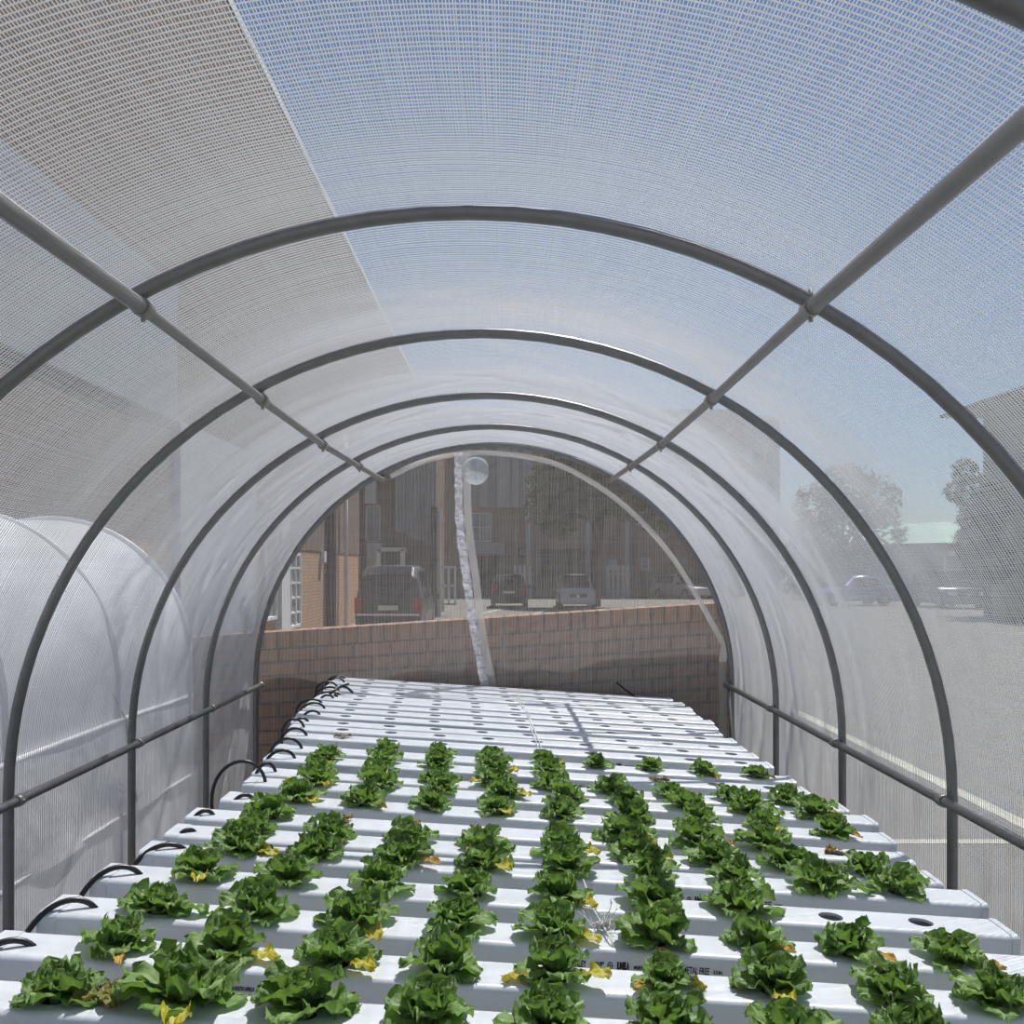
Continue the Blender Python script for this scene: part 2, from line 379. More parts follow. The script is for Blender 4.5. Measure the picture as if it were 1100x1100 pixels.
def flap():
    Vs, Qs, off = [], [], 0
    x0, x1 = XC-.62, XC+RN*.93
    def lay(X, Z): 
        return EY+.05+.018*np.sin(3.1*X+1.6*Z)+.010*np.sin(9*X-5*Z+2*np.sin(2*Z))
    def top(x): return inside_top(x)-.05-.10*np.clip((x-XC)/RN, 0, 1)
    nz_ = 50; f = np.linspace(0, 1, nz_)
    xs = np.arange(x0, x1, .0150)
    X = np.repeat(xs[:,None], nz_, 1) ; T = top(xs)[:,None]; Z = .05+(T-.05)*f[None,:]; X = X + .05*(Z-1.6)*.9 + .006*np.sin(5*Z)
    X = np.clip(X, XC-RN+.05, XC+RN*.95)
    p = np.stack([X, lay(X,Z), Z], -1); n = np.zeros_like(p); n[...,1] = 1; tw = np.zeros_like(p); tw[...,0] = 1
    v, q = ribbon_grid(p, n, tw, .0011*rng.uniform(.7,1.3,len(xs)), .0010); Vs.append(v); Qs.append(q); off += len(v)
    return np.concatenate(Vs), np.concatenate(Qs)
fv, fq = flap(); tag(epart(raw('loose_netting', fv, fq, ENDNET)), 'loose second layer of sheer netting')
def strip(name, path, w, m, y_off=-.02, jag=0):
    vs, fs = [], []; k = len(path)
    for i, (x, z) in enumerate(path):
        a = Vector(path[max(i-1,0)]); c = Vector(path[min(i+1,k-1)]); d = (c-a).normalized(); n = Vector((-d.y, d.x))
        wj = w*(1+jag*random.uniform(-.18,.18))
        for j in range(4):
            o_ = (j/3-.5)*wj; yy = EY + y_off + .006*math.sin(j*2.1+i*.9)*(1 if jag else .4)
            vs.append((x+n.x*o_, yy, z+n.y*o_))
    for i in range(k-1):
        for j in range(3):
            fs.append((i*4+j, i*4+j+1, (i+1)*4+j+1, (i+1)*4+j))
    o = MB().poly(vs, fs, 1).build(name, m)
    return epart(o)
def q2(px, py): v = P(px, py, EY); return (v.x, v.z)
def smooth_path(pts, n=40):
    out = []
    for i in range(n+1):
        t = i/n*(len(pts)-1); k = min(int(t), len(pts)-2); u = t-k
        p0 = pts[max(k-1,0)]; p1 = pts[k]; p2_ = pts[k+1]; p3 = pts[min(k+2,len(pts)-1)]
        out.append(tuple(.5*((2*p1[c])+(-p0[c]+p2_[c])*u+(2*p0[c]-5*p1[c]+4*p2_[c]-p3[c])*u*u+(-p0[c]+3*p1[c]-3*p2_[c]+p3[c])*u**3) for c in (0,1)))
    return out
o = strip('zip_strip', smooth_path([q2(493,487), q2(493,520), q2(494,560), q2(500,610), q2(507,660), q2(514,700), q2(522,742)]), .052, ZIP, -.03, 1)
tag(o, 'clear white plastic strip down the curtain')
strip('zip_strip_edge', smooth_path([q2(501,487), q2(502,530), q2(504,570), q2(511,620), q2(517,670), q2(523,705), q2(531,742)]), .045, SEAM, -.015)
strip('seam_tape', smooth_path([q2(420,512), q2(450,498), q2(485,489), q2(520,487), q2(560,490), q2(600,500), q2(640,521), q2(680,552), q2(715,590), q2(745,635), q2(775,690)]), .032, SEAM, -.02)
strip('seam_tape', smooth_path([q2(778,690), q2(775,720), q2(776,760), q2(776,800)]), .045, SEAM, -.02)
# round clear plastic sleeve set in the curtain
c = P(511, 507, EY-.03); rr = .078
mb = MB(); n = 24
vs = [(c.x+rr*math.cos(2*PI*i/n), c.y-.06*k, c.z+rr*math.sin(2*PI*i/n)*(.92 if k else 1)+(.02*k)) for k in (0,1) for i in range(n)]
mb.poly(vs, [(i,(i+1)%n,n+(i+1)%n,n+i) for i in range(n)], 1)
mb.poly([(c.x+rr*.97*math.cos(2*PI*i/n), c.y-.02+.012*math.sin(i*2.4), c.z+rr*.97*math.sin(2*PI*i/n)) for i in range(n)]+[(c.x, c.y-.045, c.z+.01)], [(i,(i+1)%n,n) for i in range(n)], 1)
tag(epart(mb.build('round_sleeve', DUCT)), 'round clear plastic sleeve near the top of the curtain')

# ------------------------------------------------------------------ growing channels
PITCH = .1865; CW = .115; CHH = .058; SLP = .063
names = ['Z2','Z1','A','B','C','D','E','F','G','H','I','J','K','M','N','O','P','Q','R','S','T','U','V','W']
left  = [-.93,-.90,-.88,-.86,-.832,-.84,-.85,-.812,-.80,-.82,-.83,-.84,-.843,-.87,-.90,-.92,-.93,-.948,-.95,-.96,-.976,-1.0,-1.01,-1.014]
right = [1.05,1.06,1.07,1.06,1.088,1.069,1.08,1.103,1.122,1.10,1.032,1.04,1.009,1.0,1.0,1.0,.98,1.0,1.02,1.0,1.0,1.02,1.01,.975]
hmid  = [.71,.705,.701,.693,.689,.7017,.7068,.702,.696,.704,.6945,.6956,.681,.6817,.6878,.6857,.6866,.6876,.689,.6966,.697,.7015,.70,.70]
ROWS = []
ANG = math.atan(SLP)
def arcpts(cy, cz, r, a0, a1, n): return [(cy+r*math.cos(a0+(a1-a0)*i/n), cz+r*math.sin(a0+(a1-a0)*i/n)) for i in range(n+1)]
def channel_mesh(L, holes):
    """x along, y across, top at z=0; round holes cut through the top"""
    r = .013; mb = MB()
    prof = [(CW, -CHH)] + arcpts(CW-r, -r, r, 0, PI/2, 5)         # back side up
    prof2 = arcpts(r, -r, r, PI/2, PI, 5) + [(0, -CHH)]            # front side down
    full = prof + prof2
    k = len(full)
    vs = [(x, y, z) for x in (0, L) for y, z in full]
    fs = []
    for i in range(k-1):
        if i == len(prof)-1: continue                              # the flat top is cut with holes
        if i in (0, k-2): mb.poly([vs[i], vs[i+1], vs[k+i+1], vs[k+i]], [(0,1,2,3)], 0)
        else: fs.append((i, i+1, k+i+1, k+i))
    mb.poly(vs, fs, 1)
    mb.poly([(0,0,-CHH),(L,0,-CHH),(L,CW,-CHH),(0,CW,-CHH)], [(0,3,2,1)])
    ya, yb = r, CW-r; cells = []; xp = 0; hr = .0255
    for hx in holes:
        xa, xb = hx-.04, hx+.04
        mb.poly([(xp,ya,0),(xa,ya,0),(xa,yb,0),(xp,yb,0)], [(0,1,2,3)])
        n = 24; out_, inn, low = [], [], []
        for i in range(n):
            a = 2*PI*(i+.5)/n; cx, cy = math.cos(a), math.sin(a)
            hw, hh = .04, (yb-ya)/2; sc = min(hw/abs(cx), hh/abs(cy))
            # snap the corners so that the cell closes
            out_.append((hx+cx*sc, (ya+yb)/2+cy*sc, 0)); inn.append((hx+hr*cx, (ya+yb)/2+hr*cy, 0)); low.append((hx+hr*cx, (ya+yb)/2+hr*cy, -.006))
        fs = []
        for i in range(n):
            j = (i+1) % n
            fs.append((i, j, n+j, n+i)); fs.append((n+i, n+j, 2*n+j, 2*n+i))
        mb.poly(out_+inn+low, fs)
        # corner triangles
        for sx in (-1,1):
            for sy in (-1,1):
                cor = (hx+sx*.04, (ya+yb)/2+sy*(yb-ya)/2, 0)
                near = sorted(out_, key=lambda p: (p[0]-cor[0])**2+(p[1]-cor[1])**2)[:2]
                t = [cor, near[0], near[1]]
                cr = (Vector(t[1])-Vector(t[0])).cross(Vector(t[2])-Vector(t[0])).z
                mb.poly(t if cr > 0 else [t[0], t[2], t[1]], [(0,1,2)])
        xp = xb
    mb.poly([(xp,ya,0),(L,ya,0),(L,yb,0),(xp,yb,0)], [(0,1,2,3)])
    return mb
def cap_mesh(x0, x1, closed):
    r = .0145; e = .0022; mb = MB()
    full = [(CW+e, -CHH-e)] + arcpts(CW-.013, -.013, .013+e, 0, PI/2, 5) + arcpts(.013, -.013, .013+e, PI/2, PI, 5) + [(-e, -CHH-e)]
    k = len(full); vs = [(x,y,z) for x in (x0, x1) for y,z in full]
    fs = [(i, (i+1)%k, k+(i+1)%k, k+i) for i in range(k)] + [tuple(range(k-1,-1,-1)), tuple(range(k, 2*k))]
    return mb.poly(vs, fs)
def text_mesh(s, size, bold=0):
    cu = bpy.data.curves.new('t', 'FONT'); cu.body = s; cu.size = size; cu.offset = bold; cu.extrude = .0002; cu.resolution_u = 2
    ob = bpy.data.objects.new('t', cu); COL.objects.link(ob)
    dg = bpy.context.evaluated_depsgraph_get(); me = bpy.data.meshes.new_from_object(ob.evaluated_get(dg))
    wid = max((v.co.x for v in me.vertices), default=0)
    bpy.data.objects.remove(ob); bpy.data.curves.remove(cu)
    return me, wid
def printing(par, x, L):
    """black print along the front face"""
    for t, size, bold, up in (('MARLEY', .0175, .0005, 0), ('"UPVP"', .0165, .0004, 0), ('\u2295', .017, .0003, 0), ('JUMELA', .0185, .0014, 0), ('MADE IN SOUTH AFRICA', .0095, .0004, .002), ('HEAVY METAL FREE', .0185, .0002, 0), ('0.15 M 6', .0095, .0004, .002)):
        if t == '\u2295':
            me = bpy.data.meshes.new('p'); n = 20
            ring = [(.007*math.cos(2*PI*i/n)*q, .006+.007*math.sin(2*PI*i/n)*q, 0) for q in (1,.72) for i in range(n)]
            me.from_pydata([(p[0]*1.6+.008, p[1], 0) for p in ring+[(-.005,.0052,0),(.005,.0052,0),(.005,.0068,0),(-.005,.0068,0),(-.0008,.001,0),(.0008,.001,0),(.0008,.011,0),(-.0008,.011,0)]], [], [(i,(i+1)%n,n+(i+1)%n,n+i) for i in range(n)]+[(40,41,42,43),(44,45,46,47)]); wid = .018
        else: me, wid = text_mesh(t, size, bold)
        if x+wid*.6 > L-.05: break
        o = link('printed_marking', me, INK, par); o.rotation_euler = (PI/2, 0, 0); o.location = (x, -.0008, -.035+up); xs = .36 if t == 'JUMELA' else .50; o.scale = (xs, 1, 1)
        x += wid*xs + .008
TEXT = {1: [.30], 2: [1.0], 4: [1.17], 6: [.10], 9: [1.45], 10: [.98], 12: [1.17]}
def zt(k, X):   # top of channel k at world X (front edge)
    Xm = -55*ROWS[k]['D']/F
    return HC - (hmid[k] + SLP*(X-Xm))
for k in range(24):
    D = 1.84 + PITCH*(k-2)
    ROWS.append({'D': D})
    x0, x1 = left[k], right[k]; L = (x1-x0)/math.cos(ANG)
    z0 = HC - (hmid[k] + SLP*(x0+55*D/F))
    off = .205 if k > 1 else (.225 if k == 0 else .215)
    holes = [off + .1925*i for i in range(9)] if k < 13 else [off + .1965*i for i in range(9)]
    holes = [h for h in holes if h < L-.05]
    ROWS[k].update(x0=x0, z0=z0, holes=holes, L=L)
    where = ('nearest' if k == 0 else ORD[k]+' from the front') if k < 23 else 'farthest'
    extra = 'planted with lettuces' if k < 12 and k != 6 else ('holding withered seedlings' if k == 6 else 'with empty round holes')
    ch = empty('growing_channel', (x0, D, z0), f'white plastic growing channel {extra}, {where} in the rack', 'growing channel', 'white growing channels on the rack')
    ch.rotation_euler = (0, ANG, 0)
    ROWS[k]['ob'] = ch
    channel_mesh(L, holes).build('channel_body', UPVC, ch)
    cap_mesh(-.004, .03, 1).build('end_cap', UPVC2, ch)
    cap_mesh(L-.012, L+.003, 1).build('end_cap', UPVC2, ch)
    for tx in TEXT.get(k, []): printing(ch, tx, L)
def on_channel(k, u, dy=CW/2, up=0):
    """world point on the top of channel k, u metres along it"""
    r = ROWS[k]
    return Vector((r['x0']+u*math.cos(ANG)+up*math.sin(ANG), r['D']+dy, r['z0']-u*math.sin(ANG)+up*math.cos(ANG)))

# rack under the channels
rk = empty('channel_rack', (0, 1.4, 0), 'steel rack with long beams carrying the white growing channels', 'rack')
def rpart(mb, n, m): o = mb.build(n, m); o.parent = rk; o.matrix_parent_inverse = Matrix.Translation((0,-1.4,0)); return o
for X in (-.70, .12, .90):
    zb = HC - (.712 + SLP*(X+.15)) - CHH - .022
    rpart(MB().box((X-.025, 1.42, zb-.05), (X+.025, 5.90, zb)), 'beam', STEELD)
    for y in (1.6, 3.6, 5.6): rpart(MB().box((X-.02, y-.02, 0), (X+.02, y+.02, zb-.05)), 'leg', STEELD)
    for k in range(24):
        pass
for y in (1.6, 3.6, 5.6): rpart(MB().box((-.70, y-.015, .45), (.90, y+.015, .49)), 'cross_beam', STEELD)
mp = MB().tube([(-.80, 1.2, .84), (-.78, 3, .845), (-.84, 4.6, .85), (-.95, 5.8, .86)], .011, 10).build('supply_pipe', RUB); tag(mp, 'black supply pipe running under the left ends of the channels', 'pipe')
# feed hoses
for k in range(24):
    r = ROWS[k]; rd = random.Random(100+k)
    e = on_channel(k, {2:.088, 3:.085, 4:.09, 5:.06, 6:.06, 7:.08}.get(k, rd.uniform(.05,.10)), CW*.45, -.008)
    hgt = {0:.03, 1:.03, 2:.036, 3:.036, 4:.028, 5:.022, 6:.03, 7:.028, 8:.09, 9:.05, 10:.05, 11:.06}.get(k, rd.uniform(.03,.06))
    out = {2:.035, 3:.03, 4:.03, 5:.0, 6:.01, 7:.0, 8:.10, 1:.10, 0:.08}.get(k, rd.choice([.01,.03,.05,.09]))
    if 1 <= k <= 4: end = Vector((r['x0']-.035, r['D']-.06, r['z0']-.13)); c2 = Vector((r['x0']-.03, r['D']-.01, e.z+hgt*1.5)); c1 = e+Vector((-.025,.0,hgt*1.3))
    else:
        end = Vector((r['x0']+.01 if k != 8 else r['x0']-.06, r['D']-.035, r['z0']-.16)); c1 = e+Vector((-.012,-.005,hgt*1.5)); c2 = Vector((r['x0']-out*1.6-.01, e.y-.05, e.z+hgt*1.0))
    pts = bez(e, c1, c2, end, 18)
    pts = [pts[0]+Vector((.002,0,-.02))]+pts
    o = MB().tube(pts, .0056, 8).build('feed_hose', RUB)
    wh = 'nearest' if k == 0 else 'farthest' if k == 23 else ORD[k]
    tag(o, f'black feed hose looping into the left end of the {wh} channel' + (' from front' if 0 < k < 23 else ''), 'hose', 'black feed hoses at the left channel ends')
# small hose fitting lying on the far channels
mb = MB(); c = on_channel(19, .10, .03, .012)
for a, b_ in (((-.05,-.10,-.0),(.02,.12,.035)), ((-.0,.05,.03),(.06,.02,.0)), ((-.02,-.06,.0),(.0,-.10,-.01))):
    mb.tube([c+Vector(a), (c+Vector(a)+c+Vector(b_))/2+Vector((0,0,.01)), c+Vector(b_)], .007, 7)
tag(mb.build('hose_fitting', RUB), 'short black branched hose fitting lying across the far channel ends', 'fitting')

# ------------------------------------------------------------------ lettuces
def leaf_geom(L, W, a0, curl, ruffle, cup, az, r0, seed, nu=10, nv=14, serr=.05):
    rd = random.Random(seed); ph1, ph2, ph3 = [rd.uniform(0, 6.3) for _ in range(3)]; fr = rd.choice((7,8,9,10))
    vs, uvs = [], []
    pos = Vector((r0, 0, .004)); th = a0; seg = L/nu; ctr = []
    for i in range(nu+1):
        ctr.append((pos.copy(), th)); th -= curl*(i/nu)*2/nu; pos = pos + Vector((math.cos(th)*seg, 0, math.sin(th)*seg))
    twist = rd.uniform(-.3,.3); bend = rd.uniform(-.25,.25)
    ca, sa = math.cos(az), math.sin(az)
    for i in range(nu+1):
        u = i/nu; cpos, th = ctr[i]
        wd = W*(.20+.80*min(1, (u/.50))**.8)*(1 if u < .60 else math.sqrt(max(0, 1-((u-.60)/.42)**2)))
        nrm = Vector((-math.sin(th), 0, math.cos(th))); fwd = Vector((math.cos(th), 0, math.sin(th)))
        for j in range(nv+1):
            v = 2*j/nv-1; av = abs(v)
            phi = math.atan2(v, (u-.45)*1.6)
            e = max(av**2, max(0, (u-.45)/.55)**3)*min(1, u*2.5)
            rim = 1 if (j in (0, nv) or i == nu) else 0
            y = v*wd*(1+rim*serr*(1 if (i+j) % 2 else -1)*rd.uniform(.4,1.3))*(1-.12*av*av) + bend*wd*u*u
            h = cup*wd*av*av + ruffle*1.5*e*(math.sin(fr*phi+ph1)*.75+math.sin(2.3*fr*phi+ph2)*.35)
            h += ruffle*.5*math.sin(11*v+ph3+6*u)*u*(1-.5*e) + ruffle*.35*math.sin(14*u+ph2+5*v)
            h += twist*v*wd*u
            p = cpos + Vector((0, y, 0)) + nrm*h
            if i == nu: p = p + fwd*seg*(.5*(1-av*av) + .3*(1 if j % 2 else -1)*rd.uniform(.3,1))
            vs.append((p.x*ca-p.y*sa, p.x*sa+p.y*ca, max(p.z, .003))); uvs.append((j/nv, u))
    fs = [(i*(nv+1)+j, i*(nv+1)+j+1, (i+1)*(nv+1)+j+1, (i+1)*(nv+1)+j) for i in range(nu) for j in range(nv)]
    return vs, fs, uvs
def leaves_mesh(name, specs, m):
    V, Fc, U, T = [], [], [], []
    for sp in specs:
        tint = sp.pop('tint'); vs, fs, uvs = leaf_geom(**sp); n = len(V)
        V += vs; Fc += [tuple(n+i for i in f) for f in fs]; U += uvs; T += [tint]*len(vs)
    me = bpy.data.meshes.new(name); me.from_pydata(V, [], Fc)
    me.polygons.foreach_set('use_smooth', [True]*len(Fc))
    uv = me.uv_layers.new(name='UVMap')
    for li, l in enumerate(me.loops): uv.data[li].uv = U[l.vertex_index]
    at = me.attributes.new('tint', 'FLOAT', 'POINT'); at.data.foreach_set('value', T)
    me.materials.append(m); me.update(); return me
def rosette(seed):
    rd = random.Random(seed); sp = []
    def ring(n, L, W, a0, curl, ruf, cup, r0, t, a_off):
        for i in range(n):
            sp.append(dict(L=L*rd.uniform(.85,1.12), W=W*rd.uniform(.85,1.15), a0=a0*rd.uniform(.75,1.25), curl=curl*rd.uniform(.6,1.4), ruffle=ruf*rd.uniform(.7,1.3),
                           cup=cup*rd.uniform(.5,1.5), az=a_off+2*PI*(i+rd.uniform(-.22,.22))/n, r0=r0, seed=rd.randrange(10**6), tint=t+rd.uniform(-.16,.20)))
    o = rd.uniform(0, 6)
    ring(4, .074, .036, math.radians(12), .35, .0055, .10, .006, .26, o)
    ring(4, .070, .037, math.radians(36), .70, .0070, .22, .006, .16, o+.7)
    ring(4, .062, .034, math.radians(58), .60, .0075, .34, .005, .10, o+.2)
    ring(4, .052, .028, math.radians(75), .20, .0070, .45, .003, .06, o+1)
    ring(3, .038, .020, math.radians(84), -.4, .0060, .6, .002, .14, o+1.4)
    return sp
ROS = [leaves_mesh('leaf_rosette', rosette(900+i), LEAF) for i in range(8)]
def single(seed, m, L=.055, W=.017, a0=.12, curl=.4, cup=.25, ruf=.006):
    rd = random.Random(seed)
    return leaves_mesh('side_leaf', [dict(L=L, W=W, a0=a0, curl=curl, ruffle=ruf, cup=cup, az=0, r0=.012, seed=seed, tint=rd.uniform(-.1,.3))], m)
YL = [single(50+i, YLEAF, .058, .019, .35, .9) for i in range(3)]
OL = [single(60+i, OLEAF, .060, .011, .15, .5, .5, .004) for i in range(3)]
GL = [single(70+i, LEAF, .075, .022, .30, .9, .3) for i in range(3)]
me = bpy.data.meshes.new('stem'); bm = bmesh.new(); bmesh.ops.create_cone(bm, cap_ends=True, segments=10, radius1=.013, radius2=.010, depth=.05); bm.to_mesh(me); bm.free(); me.materials.append(STEM); STEMM = me

# row by row: which of the nine holes hold a lettuce; s = size; y/o/g = a yellow, ochre or green drooping leaf
G = {0: 'LLLLLLLL-', 1: 'LLLLLLLLL', 2: 'LLLLLLLLL', 3: 'LLLLLLL--', 4: 'LLLLLLLLL', 5: 'LLLLLLLLL', 6: '-LLDDDLDD',
     7: 'LLLLLLLLL', 8: 'LLLLLLLLL', 9: 'LLLLLLLLL', 10: 'LLLLL-D--', 11: '-LLLLLLLL'}
G[6] = 'LDDDDLLLD'
SIDE = {(1,0):'o', (1,7):'', (1,6):'y', (1,8):'o', (1,5):'yo', (1,4):'yy', (2,0):'g', (2,2):'y', (2,1):'', (2,4):'y', (2,3):'y', (2,7):'o', (2,8):'o', (3,0):'y', (3,2):'g',
        (3,4):'y', (3,1):'', (4,8):'', (4,7):'g', (4,3):'y', (4,0):'y', (5,1):'o', (5,8):'o', (5,4):'y', (5,3):'y', (7,8):'o', (7,0):'yg', (7,7):'y', (8,0):'yy', (8,2):'', (8,6):'o',
        (9,1):'y', (9,3):'yy', (9,6):'y', (10,0):'o', (10,4):'o', (10,3):'yg', (11,4):'y', (11,7):'o', (11,8):'o', (11,6):''}
BIG = {0: 1.04, 1: .90, 2: .92, 3: .92, 4: .92, 5: .92, 7: .90, 8: .90, 9: .87, 10: .84, 11: .76}
SIZE = {(0,0): .85, (1,5): .8, (0,1): 1.2, (1,1): 1.05, (0,2): 1.1, (0,4): .92, (11,4): .95, (11,5): 1.0, (11,8): .95, (2,5): 1.15, (3,5): 1.1, (3,6): 1.15, (4,7): 1.1}
SIDEW = {'y': 'yellow', 'o': 'ochre', 'g': 'limp green'}
def row_name(k): return 'nearest channel' if k == 0 else f'{ORD[k]} channel from front'
def lettuce(k, i):
    rd = random.Random(k*37+i*11+5)
    p = on_channel(k, ROWS[k]['holes'][i]+rd.uniform(-.006,.006), CW/2+rd.uniform(-.006,.006), .001)
    sd = SIDE.get((k,i))
    if sd is None: sd = rd.choice(['', '', '', 'y', 'o', 'g', ''])
    look = ('fresh green lettuce' if not sd else 'green lettuce with a '+SIDEW[sd[0]]+' drooping leaf')
    t = empty('lettuce', p, f'{look}, {ORD[i]} hole from left, {row_name(k)}', 'lettuce', 'lettuces in the growing channels')
    sc = BIG.get(k,1)*SIZE.get((k,i), rd.uniform(.92,1.08))
    t.rotation_euler = (rd.uniform(-.12,.12), rd.uniform(-.12,.12)+ANG, 0)
    o = link('leaf_rosette', ROS[(k*5+i*3+rd.randrange(3)) % 8], None, t); o.scale = (sc, sc, sc*rd.uniform(.92,1.12)); o.rotation_euler = (0,0,rd.uniform(0,6.28))
    o = link('stem', STEMM, None, t); o.location = (0,0,-.018)
    for q, ch in enumerate(sd):
        mm = rd.choice({'y': YL, 'o': OL, 'g': GL}[ch])
        o = link('side_leaf', mm, None, t); a = rd.uniform(-1.9, -.1) if q == 0 else rd.uniform(-3.0,-1.4)
        o.location = (.030*sc*math.cos(a), .030*sc*math.sin(a), .004); o.rotation_euler = (0, 0, a); o.scale = (sc*1.05,)*3
        o['label'] = SIDEW[ch]+' drooping leaf'
DEADM = []
for s in range(4):
    rd = random.Random(300+s)
    DEADM.append(leaves_mesh('withered_leaves', [dict(L=rd.uniform(.03,.05), W=rd.uniform(.005,.010), a0=rd.uniform(.1,.7), curl=rd.uniform(.8,2), ruffle=.008, cup=1.0, az=rd.uniform(0,6.3), r0=.003, seed=rd.randrange(10**5), tint=rd.uniform(-.2,.3)) for _ in range(5)], DEAD))
def cup_mesh():
    mb = MB(); n = 20
    for (ra, za, rb, zb) in ((.030,.005,.0245,.005), (.0245,.005,.021,-.045), (.030,.005,.030,.001)):
        vs = [(ra*math.cos(2*PI*i/n), ra*math.sin(2*PI*i/n), za) for i in range(n)]+[(rb*math.cos(2*PI*i/n), rb*math.sin(2*PI*i/n), zb) for i in range(n)]
        mb.poly(vs, [(i,(i+1)%n,n+(i+1)%n,n+i) for i in range(n)], 1)
    return mb
def dead(k, i, j):
    rd = random.Random(k*91+i)
    p = on_channel(k, ROWS[k]['holes'][i], CW/2, .002)
    t = empty('withered_seedling', p, f'brown withered seedling in the {ORD[i]} hole from the left of the {row_name(k)}', 'seedling', 'withered seedlings in the channels')
    o = link('withered_leaves', DEADM[j%4], None, t); o.scale = (.9,.9,.45); o.rotation_euler = (0,0,rd.uniform(0,6))
    if i in (1,4,0,6): tag(cup_mesh().build('growing_cup', CUP, t), 'clear plastic growing cup')
nd = 0
for k, row in G.items():
    for i, chh in enumerate(row):
        if i >= len(ROWS[k]['holes']): continue
        if chh == 'L': lettuce(k, i)
        elif chh == 'D': dead(k, i, nd); nd += 1
dead(12, 0, 1)
cu = cup_mesh().build('growing_cup', CUP); cu.location = on_channel(11, ROWS[11]['holes'][0], CW/2, .001); tag(cu, 'empty clear growing cup in the leftmost hole of the twelfth channel from the front', 'cup')
# withered heap on the nearest channel
me = leaves_mesh('withered_leaves', [dict(L=random.uniform(.05,.085), W=random.uniform(.012,.02), a0=random.uniform(.1,.45), curl=random.uniform(.6,1.4), ruffle=.011, cup=.7, az=random.uniform(0,6.3), r0=.0, seed=500+i, tint=random.uniform(-.2,.25), serr=.12) for i in range(9)], WILT)
o = link('wilted_lettuce', me); v = P(112, 1078, 1.53); o.location = on_channel(0, (v.x-left[0]), CW*.62, .003); o.scale=(.95,.72,.45); tag(o, 'shrivelled yellow-brown lettuce lying loose on the nearest channel', 'lettuce')

# ------------------------------------------------------------------ string
def strand(pts, r=.0012): return MB().tube(smooth3(pts), r, 5)
def smooth3(pts, n=8):
    pts = [Vector(p) for p in pts]; out = []
    for k in range(len(pts)-1):
        p0 = pts[max(k-1,0)]; p1 = pts[k]; p2_ = pts[k+1]; p3 = pts[min(k+2,len(pts)-1)]
        for i in range(n):
            u = i/n; out.append(.5*((2*p1)+(p2_-p0)*u+(2*p0-5*p1+4*p2_-p3)*u*u+(-p0+3*p1-3*p2_+p3)*u**3))
    return out+[pts[-1]]
kn = P(648, 1008, 1.93); kn.z = on_channel(2, kn.x-left[2], .06).z+.012
mb = MB(); rd = random.Random(4)
for i in range(26):
    d = Vector((rd.gauss(0,1), rd.gauss(0,.8), abs(rd.gauss(0,.8)))).normalized()*rd.uniform(.015,.05)
    mid = kn + d*.5 + Vector((rd.uniform(-.01,.01),)*3)
    mb.tube(smooth3([kn+Vector((rd.uniform(-.006,.006),)*3), mid, kn+d*Vector((1,1,.5)).length*.8]), .0009, 4)
for i in range(16):
    a = rd.uniform(0,6.3); mb.tube([kn+Vector((.013*math.cos(a+t), .010*math.sin(a*2+t), .008*math.sin(a+2*t))) for t in np.linspace(0,4,9)], .0013, 4)
mb.tube(smooth3([kn, kn+Vector((.01,-.07,-.006)), kn+Vector((.022,-.09,-.05))]), .0018, 5)
s0 = on_channel(3, kn.x-left[3]-.01, .02, .004); s1 = on_channel(4, kn.x-left[4]-.02, .05, .004); s2 = on_channel(6, kn.x-left[6]-.05, .05, .004)
mb.tube(smooth3([kn, s0, s1, s2]), .0016, 5)
tag(mb.build('string_knot', STRING), 'frayed knot of white string tied across the third channel', 'string')
mb = MB()
for dx in (0, .012):
    a = [on_channel(k, .86+dx*(1 if k%2 else -1)-.0*k + (554-545)*0, .05, .003) for k in (23,21,19,17,15,13,12)]
    xs_ = [P(556,745,5.8).x, P(558,752,5.4).x, P(563,765,5.0).x, P(567,775,4.6).x, P(573,788,4.3).x, P(579,800,3.95).x, P(582,808,3.75).x]
    for v, x in zip(a, xs_): v.z -= SLP*(x-v.x); v.x = x + dx*random.choice((-1,1))
    mb.tube(smooth3(a), .0022, 5)
tag(mb.build('string_pair', STRING), 'twisted pair of white strings laid along the empty far channels', 'string')
tw = MB().tube([P(662,733,5.87), P(672,741,5.86), P(682,748.5,5.85)], .005, 6).build('twig', RUB); tag(tw, 'thin dark stick leaning behind the farthest channel', 'stick')

